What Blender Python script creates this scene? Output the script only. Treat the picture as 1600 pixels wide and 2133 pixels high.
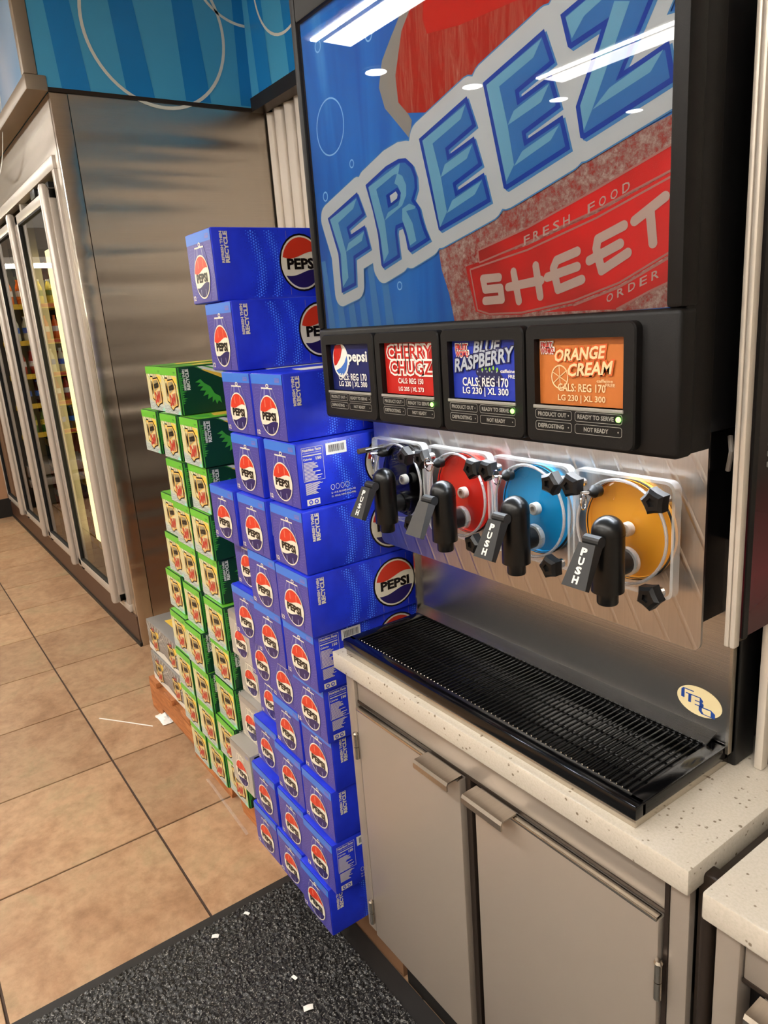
import bpy, bmesh, math, random
from mathutils import Matrix, Vector
for o in list(bpy.data.objects): bpy.data.objects.remove(o, do_unlink=True)
SC = bpy.context.scene
COL = SC.collection
rnd = random.Random(7)
PI = math.pi

# ------------------------------------------------------------------ camera
cam_d = bpy.data.cameras.new('camera'); cam = bpy.data.objects.new('camera', cam_d); COL.objects.link(cam)
cam_d.sensor_fit = 'VERTICAL'; cam_d.sensor_height = 24.0; cam_d.lens = 1518.9/2133*24.0
cam_d.clip_start = .02; cam_d.clip_end = 60
R0 = (0.5776553, 0.8131185, -0.0717825); R1 = (0.1694656, -0.2054832, -0.9638766); R2 = (-0.7984959, 0.5446238, -0.2564940)
M = Matrix(((R0[0], -R1[0], -R2[0], 0), (R0[1], -R1[1], -R2[1], 0), (R0[2], -R1[2], -R2[2], 1.5), (0, 0, 0, 1)))
cam.matrix_world = M
SC.camera = cam
# ------------------------------------------------------------------ world and exposure
W = bpy.data.worlds.new('world'); SC.world = W; W.use_nodes = True
W.node_tree.nodes['Background'].inputs[0].default_value = (1, .985, .96, 1)
W.node_tree.nodes['Background'].inputs[1].default_value = .35
vs = SC.view_settings
vs.view_transform = 'Standard'; vs.look = 'None'; vs.gamma = 1; vs.use_curve_mapping = False
vs.exposure = 1.42
SC.display_settings.display_device = 'sRGB'
TROFFER = 8.5; DOWNL = 18.0; LEDSTRIP = 30.0; COOLER_LED = 1.1

# ------------------------------------------------------------------ materials
def hx(s):
    s = s.lstrip('#'); c = [int(s[i:i+2], 16)/255 for i in (0, 2, 4)]
    return tuple(x/12.92 if x <= .04045 else ((x+.055)/1.055)**2.4 for x in c)
MATS = {}
def mat(name, col, rough=.5, metal=0.0, spec=.5, emit=0, coat=0, trans=0, ior=1.45, alpha=1):
    m = bpy.data.materials.new(name); m.use_nodes = True
    b = m.node_tree.nodes['Principled BSDF']
    if isinstance(col, str): col = hx(col)
    b.inputs['Base Color'].default_value = (*col, 1)
    b.inputs['Roughness'].default_value = rough; b.inputs['Metallic'].default_value = metal
    b.inputs['Specular IOR Level'].default_value = spec
    b.inputs['IOR'].default_value = ior
    b.inputs['Coat Weight'].default_value = coat; b.inputs['Coat Roughness'].default_value = .04
    b.inputs['Transmission Weight'].default_value = trans
    b.inputs['Alpha'].default_value = alpha
    if emit:
        b.inputs['Emission Color'].default_value = (*col, 1); b.inputs['Emission Strength'].default_value = emit
    m.diffuse_color = (*col, 1)
    MATS[name] = m
    return m
def nd(m, t, **kw):
    n = m.node_tree.nodes.new(t)
    for k, v in kw.items():
        if k.startswith('i_'): n.inputs[k[2:].replace('_', ' ')].default_value = v
        else: setattr(n, k, v)
    return n
def lk(m, a, b): m.node_tree.links.new(a, b)
def P(m): return m.node_tree.nodes['Principled BSDF']
def coords(m, scale=(1, 1, 1), rot=(0, 0, 0), obj=True):
    tc = nd(m, 'ShaderNodeTexCoord'); mp = nd(m, 'ShaderNodeMapping')
    mp.inputs['Scale'].default_value = scale; mp.inputs['Rotation'].default_value = rot
    lk(m, tc.outputs['Object' if obj else 'Generated'], mp.inputs[0]); return mp.outputs[0]
def ramp(m, fac, stops, interp='LINEAR'):
    r = nd(m, 'ShaderNodeValToRGB'); r.color_ramp.interpolation = interp
    e = r.color_ramp.elements
    while len(e) > 1: e.remove(e[-1])
    for i, (p, c) in enumerate(stops):
        if isinstance(c, str): c = hx(c)
        if isinstance(c, (int, float)): c = (c, c, c)
        el = e[0] if i == 0 else e.new(p)
        el.position = p; el.color = (*c, 1)
    lk(m, fac, r.inputs[0]); return r.outputs[0]
def noise(m, vec, scale, detail=4, rough=.55, dist=0):
    n = nd(m, 'ShaderNodeTexNoise'); n.inputs['Scale'].default_value = scale; n.inputs['Detail'].default_value = detail
    n.inputs['Roughness'].default_value = rough; n.inputs['Distortion'].default_value = dist
    lk(m, vec, n.inputs['Vector']); return n.outputs['Fac']
def bump(m, h, strength, dist=.01):
    b = nd(m, 'ShaderNodeBump'); b.inputs['Strength'].default_value = strength; b.inputs['Distance'].default_value = dist
    lk(m, h, b.inputs['Height']); lk(m, b.outputs[0], P(m).inputs['Normal'])

# floor tile
m = mat('tile', '#b98f64', .42, spec=.35)
v = coords(m); oi = nd(m, 'ShaderNodeObjectInfo')
ad = nd(m, 'ShaderNodeVectorMath', operation='ADD'); lk(m, v, ad.inputs[0])
mu = nd(m, 'ShaderNodeMath', operation='MULTIPLY'); mu.inputs[1].default_value = 37; lk(m, oi.outputs['Random'], mu.inputs[0]); lk(m, mu.outputs[0], ad.inputs[1])
f1 = noise(m, ad.outputs[0], 4.6, 8, .68, .6)
c1 = ramp(m, f1, [(.25, '#8f6744'), (.42, '#a47c58'), (.55, '#b08b66'), (.72, '#a08862')])
f2 = noise(m, ad.outputs[0], 26, 6, .7)
c2 = ramp(m, f2, [(.3, (.70, .67, .62)), (.6, (1, 1, 1))])
mx = nd(m, 'ShaderNodeMixRGB', blend_type='MULTIPLY'); mx.inputs[0].default_value = .9
lk(m, c1, mx.inputs[1]); lk(m, c2, mx.inputs[2])
hs = nd(m, 'ShaderNodeHueSaturation'); hs.inputs['Saturation'].default_value = .93
mr = nd(m, 'ShaderNodeMapRange'); mr.inputs['To Min'].default_value = .88; mr.inputs['To Max'].default_value = 1.1
lk(m, oi.outputs['Random'], mr.inputs[0]); lk(m, mr.outputs[0], hs.inputs['Value']); lk(m, mx.outputs[0], hs.inputs['Color'])
lk(m, hs.outputs[0], P(m).inputs['Base Color']); bump(m, f2, .12, .004)
mat('grout', '#4a3a30', .9)
mat('black_base', '#15120f', .5); mat('kick_brown', '#4a3021', .45)
mat('tan_wall', '#a9805f', .6); mat('cream_wall', '#cfcac0', .7); mat('ceiling_white', '#dcd8d0', .9)
# stainless
def steel(name, col, rough, sx, sy, sz, strength, waves=0):
    m = mat(name, col, rough, 1.0)
    f = noise(m, coords(m, (sx, sy, sz)), 1.0, 5, .7)
    r = ramp(m, f, [(.3, tuple(c*.92 for c in hx(col))), (.7, tuple(min(1, c*1.04) for c in hx(col)))])
    lk(m, r, P(m).inputs['Base Color'])
    if waves:
        g = noise(m, coords(m, (.22, .3, 3.6)), 2.2, 1, .5, .15)
        a = nd(m, 'ShaderNodeMath', operation='MULTIPLY'); a.inputs[1].default_value = waves; lk(m, g, a.inputs[0])
        b = nd(m, 'ShaderNodeMath', operation='MULTIPLY_ADD'); b.inputs[1].default_value = .01; lk(m, f, b.inputs[0]); lk(m, a.outputs[0], b.inputs[2])
        bump(m, b.outputs[0], strength, .02)
    else: bump(m, f, strength, .001)
    return m
steel('steel_cooler', '#cdc4b8', .27, 60, 3, 500, .5, 1.3)
steel('steel_h', '#b9b6b2', .27, 4, 60, 420, .08)
steel('steel_edge', '#c9c1b4', .25, 50, 50, 50, .1)
steel('alu_satin', '#c4bcb2', .38, 200, 200, 2, .1)
P(MATS['alu_satin']).inputs['Metallic'].default_value = .45
mat('cab_metal', '#978b7f', .36, .35)
steel('steel_pull', '#bdb4a8', .28, 300, 3, 3, .1)
mat('dark_trim', '#3d332c', .35, .6); mat('trim_light', '#c8beb0', .35, .3)
# brushed panel with diagonal streaks
m = steel('steel_brushed', '#bab5b0', .30, 400, 4, 4, .25)
wv = nd(m, 'ShaderNodeTexWave', wave_type='BANDS', bands_direction='X'); wv.inputs['Scale'].default_value = 9; wv.inputs['Distortion'].default_value = .15; wv.inputs['Detail'].default_value = 1
lk(m, coords(m, (1, 1, 1), (0, math.radians(28), 0)), wv.inputs['Vector'])
bump(m, ramp(m, wv.outputs['Fac'], [(.90, 0.0), (1, 1.0)]), .2, .002)
# counter
m = mat('quartz', '#b9b0a0', .22, spec=.5)
vo = nd(m, 'ShaderNodeTexVoronoi'); vo.inputs['Scale'].default_value = 95; vo.inputs['Randomness'].default_value = 1
v = coords(m); lk(m, v, vo.inputs['Vector'])
sp = ramp(m, vo.outputs['Distance'], [(.0, '#6f6353'), (.17, '#7a6d5c'), (.24, '#bdb4a5')])
n = noise(m, v, 60, 3); ms = ramp(m, n, [(.50, 0.0), (.56, 1.0)])
mx = nd(m, 'ShaderNodeMixRGB'); lk(m, ms, mx.inputs[0]); mx.inputs[1].default_value = (*hx('#bdb4a5'), 1); lk(m, sp, mx.inputs[2])
n2 = ramp(m, noise(m, v, 300, 2), [(.35, (.86, .85, .83)), (.6, (1, 1, 1))])
m2 = nd(m, 'ShaderNodeMixRGB', blend_type='MULTIPLY'); m2.inputs[0].default_value = .6; lk(m, mx.outputs[0], m2.inputs[1]); lk(m, n2, m2.inputs[2])
lk(m, m2.outputs[0], P(m).inputs['Base Color'])
# plastics
mat('black_plastic', '#0d0c0c', .38, spec=.4); mat('black_gloss', '#050506', .15, spec=.5); mat('tap_black', '#080808', .3, spec=.45); mat('seal_clear', (.62, .62, .62), .15, .5, alpha=.6); mat('_', '#050506', .12, spec=.5)
m = mat('black_housing', '#0f0d0c', .5, spec=.3); bump(m, noise(m, coords(m), 900, 2), .2, .0006)
mat('grey_rubber', '#3a3836', .55); mat('lever_black', '#1b1a19', .45); mat('gasket', '#0a0a0a', .7)
mat('white_print', '#d9d5cc', .5); mat('black_print', '#0a0808', .4)
mat('wood', '#a9683c', .7)
m = MATS['wood']; c = ramp(m, noise(m, coords(m, (1.5, 12, 12)), 6, 5, .6, .8), [(.3, '#8a4f28'), (.6, '#b3713f'), (.8, '#c48a58')]); lk(m, c, P(m).inputs['Base Color'])
mat('wood_dark', '#6a4a30', .8)
m = mat('mat_black', '#1c1a18', .45, spec=.6)
f = noise(m, coords(m, (1, 1, 1)), 260, 2, .6)
lk(m, ramp(m, f, [(.45, '#0b0a0a'), (.58, '#2b2927'), (.67, '#8a8781')]), P(m).inputs['Base Color'])  # pale specks in the colour stand for glints on the loops
mat('mat_border', '#24211f', .6)
# glass: sheen by real reflection, seen through elsewhere
def pane(name, tint, ior, extra=0.0):
    m = bpy.data.materials.new(name); m.use_nodes = True; nt = m.node_tree; nt.nodes.clear(); MATS[name] = m
    out = nt.nodes.new('ShaderNodeOutputMaterial'); mix = nt.nodes.new('ShaderNodeMixShader')
    tr = nt.nodes.new('ShaderNodeBsdfTransparent'); gl = nt.nodes.new('ShaderNodeBsdfGlossy'); fr = nt.nodes.new('ShaderNodeFresnel')
    tr.inputs[0].default_value = (*tint, 1); gl.inputs['Roughness'].default_value = 0.01; fr.inputs[0].default_value = ior
    nt.links.new(fr.outputs[0], mix.inputs[0]); nt.links.new(tr.outputs[0], mix.inputs[1]); nt.links.new(gl.outputs[0], mix.inputs[2]); nt.links.new(mix.outputs[0], out.inputs[0])
    return m
pane('glass_door', (.80, .80, .74), 2.7); pane('glass_sign', (1, 1, 1), 1.5); mat('film', '#e8e6e0', .15, alpha=.14)
pane('acrylic', (.95, .96, .96), 1.45); mat('acrylic_edge', (.85, .87, .86), .12, alpha=.3, spec=.8)
# carton inks
def card(name, c, rough=.34, spec=.5): return mat(name, c, rough, spec=spec)
m = card('p_blue', '#1a2cc0')
c = ramp(m, noise(m, coords(m), 9, 3), [(.35, '#1626ae'), (.65, '#2038d2')]); lk(m, c, P(m).inputs['Base Color']); 
bump(m, noise(m, coords(m), 22, 2), .12, .006)
card('p_face', '#48418f'); card('p_band', '#3a70c8'); card('p_dot', '#4f86f4'); card('p_ddot', '#15219a'); card('p_fdot', '#6f6ab0'); card('p_grey', '#8f8fae')
card('p_red', '#c8341f'); card('p_white', '#dcd3bd'); card('p_navy', '#241a55'); card('p_ink', '#120a08'); card('p_shine', '#dc6a50')
card('paper_white', '#e4e1da', .6); card('hole_black', '#14110f', .8)
card('p_silver', '#a8a29a', .3); P(MATS['p_silver']).inputs['Metallic'].default_value = .35
card('p_sface', '#b4aa9c')
card('d_green', '#0c3a22'); card('d_lime', '#66b436'); card('d_leaf', '#3e9a36'); card('d_cream', '#cdc294'); card('d_gold', '#e0b25a'); card('d_olive', '#9a8c66'); card('d_red', '#b93a2c')
card('d_wave', '#b7bdb4'); card('d_wave2', '#7c8c88'); card('d_brown', '#73461e'); card('d_ray', '#a9bd6c'); card('d_white', '#dfe0d6'); card('d_teal', '#8fcdb8'); card('d_yellow', '#e8c04a')
card('s_silver', '#9c9a97', .3); P(MATS['s_silver']).inputs['Metallic'].default_value = .5; card('s_ray', '#d6d0c4'); card('s_dark', '#77706a')
# sign inks
m = mat('sg_blue', '#2a6fb8', .5)
c = ramp(m, noise(m, coords(m, (3.0, 1, .35)), 4.5, 3, .6, .5), [(.3, '#134c9c'), (.55, '#1f68b4'), (.8, '#4186c2')]); lk(m, c, P(m).inputs['Base Color'])
mat('sg_white', '#a6acaf', .5); mat('sg_out', '#0b3590', .5); mat('sg_mid', '#2a649f', .5); mat('sg_light', '#5f93ad', .5); mat('sg_halo', '#3c74a8', .5)
m = mat('sg_red', '#9a1c12', .5); c = ramp(m, noise(m, coords(m, (60, 60, 9)), 1, 6, .75, 1.5), [(.45, '#94170e'), (.62, '#98483a'), (.75, '#9c7a6c')]); lk(m, c, P(m).inputs['Base Color'])
mat('sg_red2', '#a8160f', .5); mat('sg_darkred', '#3d0a06', .5); mat('sg_rim', '#7e7b76', .5)
m = mat('sg_frost', '#8f6e68', .5); c = ramp(m, noise(m, coords(m), 110, 5, .8), [(.36, '#8c1e18'), (.5, '#85605a'), (.66, '#a3928a')]); lk(m, c, P(m).inputs['Base Color'])
m = mat('sg_label', '#b01a16', .5); c = ramp(m, noise(m, coords(m), 6, 3), [(.35, '#8c1a18'), (.6, '#c4191a')]); lk(m, c, P(m).inputs['Base Color'])
mat('sg_ltr', '#a8968e', .5); mat('sg_line', '#9a6a64', .5); mat('sg_ring', '#7fb0da', .5)
for k_, m_ in MATS.items():
    if k_.startswith('sg_'): P(m_).inputs['Specular IOR Level'].default_value = .12
# fascia
m = mat('fa_blue', '#4aa4d2', .22, spec=.4); mat('fa_dark', '#2182c8', .22, spec=.4); mat('fa_ring', '#d9dcd4', .4)
m = mat('fa_front', '#3f9ad8', .12, spec=.6); c = ramp(m, noise(m, coords(m), 1.1, 2), [(.38, '#4b9fda'), (.62, '#b4cbe8')]); lk(m, c, P(m).inputs['Base Color'])  # pale patches in the colour imitate the ceiling light's reflection
mat('trim_taupe', '#8d8070', .4, .3)
m = mat('corrugated', '#aaa196', .45, .6)
# product discs
mat('disc_black', '#060404', .15); mat('disc_red', '#c9271b', .3); mat('disc_blue', '#1486b8', .3); mat('disc_orange', '#dc962a', .3)
mat('nut_white', '#d8cfc0', .4); mat('chrome', '#d8d8d8', .12, 1.0)
mat('led_green', (.12, 1, .04), .5, emit=6); mat('led_white', (.82, .9, 1), .5, emit=LEDSTRIP)
mat('lamp_panel', (1, .975, .93), .5, emit=TROFFER); mat('lamp_tube', (1, .975, .93), .5, emit=TROFFER*3.4); mat('lamp_spot', (1, .975, .93), .5, emit=DOWNL); mat('cooler_led', (1, .85, .42), .5, emit=COOLER_LED); mat('case_led', (1, .93, .72), .5, emit=22)
mat('lamp_body', '#c9c4ba', .6)
m = mat('maroon_fade', '#3a0f14', .25, spec=.5)
sx = nd(m, 'ShaderNodeSeparateXYZ'); lk(m, coords(m), sx.inputs[0])
mrr = nd(m, 'ShaderNodeMapRange'); mrr.inputs['From Min'].default_value = .0; mrr.inputs['From Max'].default_value = .24; lk(m, sx.outputs['Z'], mrr.inputs[0])
lk(m, ramp(m, mrr.outputs[0], [(0, '#3a1518'), (.3, '#5a1a22'), (.8, '#231a19'), (1, '#2c2826')]), P(m).inputs['Base Color'])  # dark above, maroon towards the bottom edge
mat('insulation', '#3f3428', .9); mat('cable_green', '#2c6a4c', .5); mat('sticker', '#d8c79a', .4); mat('sticker_blue', '#1d3e86', .4)
mat('shelf_grey', '#a39a90', .45, .3); mat('tag_yellow', '#d9b422', .5); mat('tag_red', '#c2502e', .5); mat('merch_dark', '#1c1a17', .6); mat('merch_canopy', '#8d857a', .4, .4)
for nme, cc in dict(b_green='#3c6a26', b_brown='#2a120a', b_red='#9a1f16', b_blue='#2a63b4', b_clear='#c9c8a8', b_orange='#d4641c', b_yellow='#d8c24a', b_cap='#d9d9d0').items(): mat(nme, cc, .2)

# ------------------------------------------------------------------ object helpers
def tag(o, label=None, cat=None, group=None, kind=None):
    if label: o['label'] = label
    if cat: o['category'] = cat
    if group: o['group'] = group
    if kind: o['kind'] = kind
    return o
def empty(name, loc=(0, 0, 0), label=None, cat=None, group=None, kind=None, parent=None):
    o = bpy.data.objects.new(name, None); COL.objects.link(o); o.location = loc; o.empty_display_size = .05
    if parent: o.parent = parent
    return tag(o, label, cat, group, kind)
_gl = {}
def glyphs(s, off=0.0):
    k = (s, off)
    if k in _gl: return _gl[k]
    cu = bpy.data.curves.new('t', 'FONT'); cu.body = s; cu.size = 1; cu.offset = off; cu.resolution_u = 2; cu.fill_mode = 'FRONT'
    ob = bpy.data.objects.new('t', cu); me = bpy.data.meshes.new_from_object(ob)
    vs_ = [(v.co.x, v.co.y) for v in me.vertices]; fs = [tuple(p.vertices) for p in me.polygons]
    bpy.data.objects.remove(ob); bpy.data.curves.remove(cu); bpy.data.meshes.remove(me)
    x0 = min(v[0] for v in vs_); x1 = max(v[0] for v in vs_); y0 = min(v[1] for v in vs_); y1 = max(v[1] for v in vs_)
    _gl[k] = ([((x-x0)/(x1-x0), (y-y0)/(y1-y0)) for x, y in vs_], fs, (x1-x0)/(y1-y0)); return _gl[k]
class B:
    """collects shapes that become one mesh object"""
    def __init__(s): s.v = []; s.f = []; s.m = []; s.ms = []
    def mi(s, m):
        if m not in s.ms: s.ms.append(m)
        return s.ms.index(m)
    def add(s, vs_, fs, m, T=None):
        o = len(s.v); i = s.mi(m)
        s.v += [tuple(T @ Vector(v)) for v in vs_] if T else [tuple(v) for v in vs_]
        s.f += [tuple(o+a for a in f) for f in fs]; s.m += [i]*len(fs)
    def box(s, x0, x1, y0, y1, z0, z1, m, bev=0, T=None, seg=2):
        bm = bmesh.new(); bmesh.ops.create_cube(bm, size=1)
        for v in bm.verts: v.co = Vector(((x0+x1)/2+v.co.x*(x1-x0), (y0+y1)/2+v.co.y*(y1-y0), (z0+z1)/2+v.co.z*(z1-z0)))
        if bev: bmesh.ops.bevel(bm, geom=list(bm.edges), offset=bev, segments=seg, affect='EDGES', profile=.5)
        bm.verts.index_update()
        s.add([v.co.copy() for v in bm.verts], [[v.index for v in f.verts] for f in bm.faces], m, T); bm.free()
    def lathe(s, prof, n, m, T=None, cap=True):
        vs_ = []; fs = []
        for r, z in prof:
            for k in range(n): a = 2*PI*k/n; vs_.append((r*math.cos(a), r*math.sin(a), z))
        for j in range(len(prof)-1):
            for k in range(n): a = j*n+k; b = j*n+(k+1) % n; fs.append((a, b, b+n, a+n))
        if cap:
            fs.append(tuple(range(n-1, -1, -1))); q = (len(prof)-1)*n; fs.append(tuple(range(q, q+n)))
        s.add(vs_, fs, m, T)
    def cyl(s, p0, p1, r, m, n=16, r1=None):
        p0 = Vector(p0); p1 = Vector(p1); d = p1-p0; q = d.to_track_quat('Z', 'Y').to_matrix().to_4x4()
        s.lathe([(r, 0), (r if r1 is None else r1, d.length)], n, m, Matrix.Translation(p0) @ q)
    def tube(s, pts, r, m, n=8, closed=False):
        pts = [Vector(p) for p in pts]; k = len(pts); vs_ = []; fs = []
        for i, p in enumerate(pts):
            a = pts[(i-1) % k] if (closed or i) else p; b = pts[(i+1) % k] if (closed or i < k-1) else p
            t = (b-a).normalized(); u = t.orthogonal().normalized() if i == 0 else (u - t*u.dot(t)).normalized(); w = t.cross(u)
            for j in range(n): an = 2*PI*j/n; vs_.append(p+u*r*math.cos(an)+w*r*math.sin(an))
        for i in range(k if closed else k-1):
            for j in range(n):
                a = i*n+j; b = i*n+(j+1) % n; c = ((i+1) % k)*n+(j+1) % n; d = ((i+1) % k)*n+j; fs.append((a, b, c, d))
        if not closed: fs.append(tuple(range(n-1, -1, -1))); fs.append(tuple(range((k-1)*n, k*n)))
        s.add(vs_, fs, m)
    def prism(s, pts, y0, y1, m):   # polygon in x,z extruded along y
        n = len(pts); a = [(x, y0, z) for x, z in pts]+[(x, y1, z) for x, z in pts]
        s.add(a, [tuple(range(n)), tuple(range(2*n-1, n-1, -1))]+[(i, i+n, (i+1) % n+n, (i+1) % n) for i in range(n)], m)
    def build(s, name, parent=None, loc=None, ang=35, **kw):
        me = bpy.data.meshes.new(name); me.from_pydata(s.v, [], s.f)
        for k in s.ms: me.materials.append(MATS[k])
        me.polygons.foreach_set('material_index', s.m)
        me.polygons.foreach_set('use_smooth', [True]*len(s.f)); me.set_sharp_from_angle(angle=math.radians(ang)); me.update()
        o = bpy.data.objects.new(name, me); COL.objects.link(o)
        if parent: o.parent = parent
        if loc: o.location = loc
        return tag(o, **kw)
class Pl:
    """flat print on a plane: origin, u, v and outward normal"""
    def __init__(s, b, o, u, v, n, step=.00035): s.b = b; s.o = Vector(o); s.u = Vector(u); s.v = Vector(v); s.n = Vector(n); s.st = step
    def p(s, a, c, L): return s.o+s.u*a+s.v*c+s.n*(s.st*L)
    def poly(s, pts, m, L=1):
        # keep the winding facing along the normal
        ar = sum(pts[i][0]*pts[(i+1) % len(pts)][1]-pts[(i+1) % len(pts)][0]*pts[i][1] for i in range(len(pts)))
        if (ar > 0) != (s.u.cross(s.v).dot(s.n) > 0): pts = pts[::-1]
        s.b.add([s.p(a, c, L) for a, c in pts], [tuple(range(len(pts)))], m)
    def rect(s, a0, a1, c0, c1, m, L=1): s.poly([(a0, c0), (a1, c0), (a1, c1), (a0, c1)], m, L)
    def ell(s, a, c, ra, rc, m, L=1, n=28, t0=0, t1=2*PI):
        s.poly([(a+ra*math.cos(t0+(t1-t0)*k/n), c+rc*math.sin(t0+(t1-t0)*k/n)) for k in range(n)], m, L)
    def ring(s, a, c, ra, rc, w, m, L=1, n=32, t0=0, t1=2*PI):
        vs_ = []; full = abs(t1-t0-2*PI) < 1e-6; k_ = n if full else n+1
        for k in range(k_):
            t = t0+(t1-t0)*k/n
            vs_.append(s.p(a+ra*math.cos(t), c+rc*math.sin(t), L)); vs_.append(s.p(a+(ra-w)*math.cos(t), c+(rc-w)*math.sin(t), L))
        fs = [(2*k, 2*((k+1) % k_), 2*((k+1) % k_)+1, 2*k+1) for k in range(n)]
        s.b.add(vs_, fs, m)
    def line(s, pts, w, m, L=1):
        for q_, ((a, c), (d, e)) in enumerate(zip(pts, pts[1:])):
            l = math.hypot(d-a, e-c) or 1e-9; x = -(e-c)/l*w/2; y = (d-a)/l*w/2
            s.poly([(a+x, c+y), (a-x, c-y), (d-x, e-y), (d+x, e+y)], m, L+.12*(q_ % 2))
        for a, c in pts: s.ell(a, c, w/2, w/2, m, L+.25, 8)
    def text(s, t, a, c, w, h, m, L=2, off=0.0, eu=(1, 0), ev=(0, 1)):
        g, fs, asp = glyphs(t, off)
        if h is None: h = w/asp
        vs_ = []
        for x, y in g:
            x *= w; y *= h; vs_.append(s.p(a+x*eu[0]+y*ev[0], c+x*eu[1]+y*ev[1], L))
        s.b.add(vs_, fs, m)
def globe(pl, a, c, r, L=2, dark=True, fnt=.05):
    if dark: pl.ell(a, c, r*1.07, r*1.07, 'p_ink', L-.5)
    pl.ell(a, c, r, r, 'p_white', L)
    q = r*.93; wt = lambda x: q*(.30+.13*math.sin(x/q*2.6)); wb = lambda x: q*(-.40+.12*math.sin(x/q*2.6))
    def cut(fn, up):
        xs = [-1+2*k/24 for k in range(25)]; inside = [x*q for x in xs if (abs(fn(x*q)) < math.sqrt(max(0, q*q-x*x*q*q)))]
        x0, x1 = inside[0], inside[-1]
        wave = [(x, fn(x)) for x in inside]
        a0 = math.atan2(fn(x0), x0); a1 = math.atan2(fn(x1), x1)
        if up:
            arc = [(q*math.cos(a1+(a0-a1)*k/16), q*math.sin(a1+(a0-a1)*k/16)) for k in range(17)]
        else:
            if a0 > 0: a0 -= 2*PI
            arc = [(q*math.cos(a1+(a0+0-a1)*k/16), q*math.sin(a1+(a0-a1)*k/16)) for k in range(17)]
        return wave+arc
    pl.poly([(a+x, c+y) for x, y in cut(wt, True)], 'p_red', L+1)
    pl.poly([(a+x, c+y) for x, y in cut(wb, False)], 'p_navy', L+1)
    pl.text('PEPSI', a-q*.78, c-q*.27, q*1.56, q*.45, 'p_ink', L+2, fnt)
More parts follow.
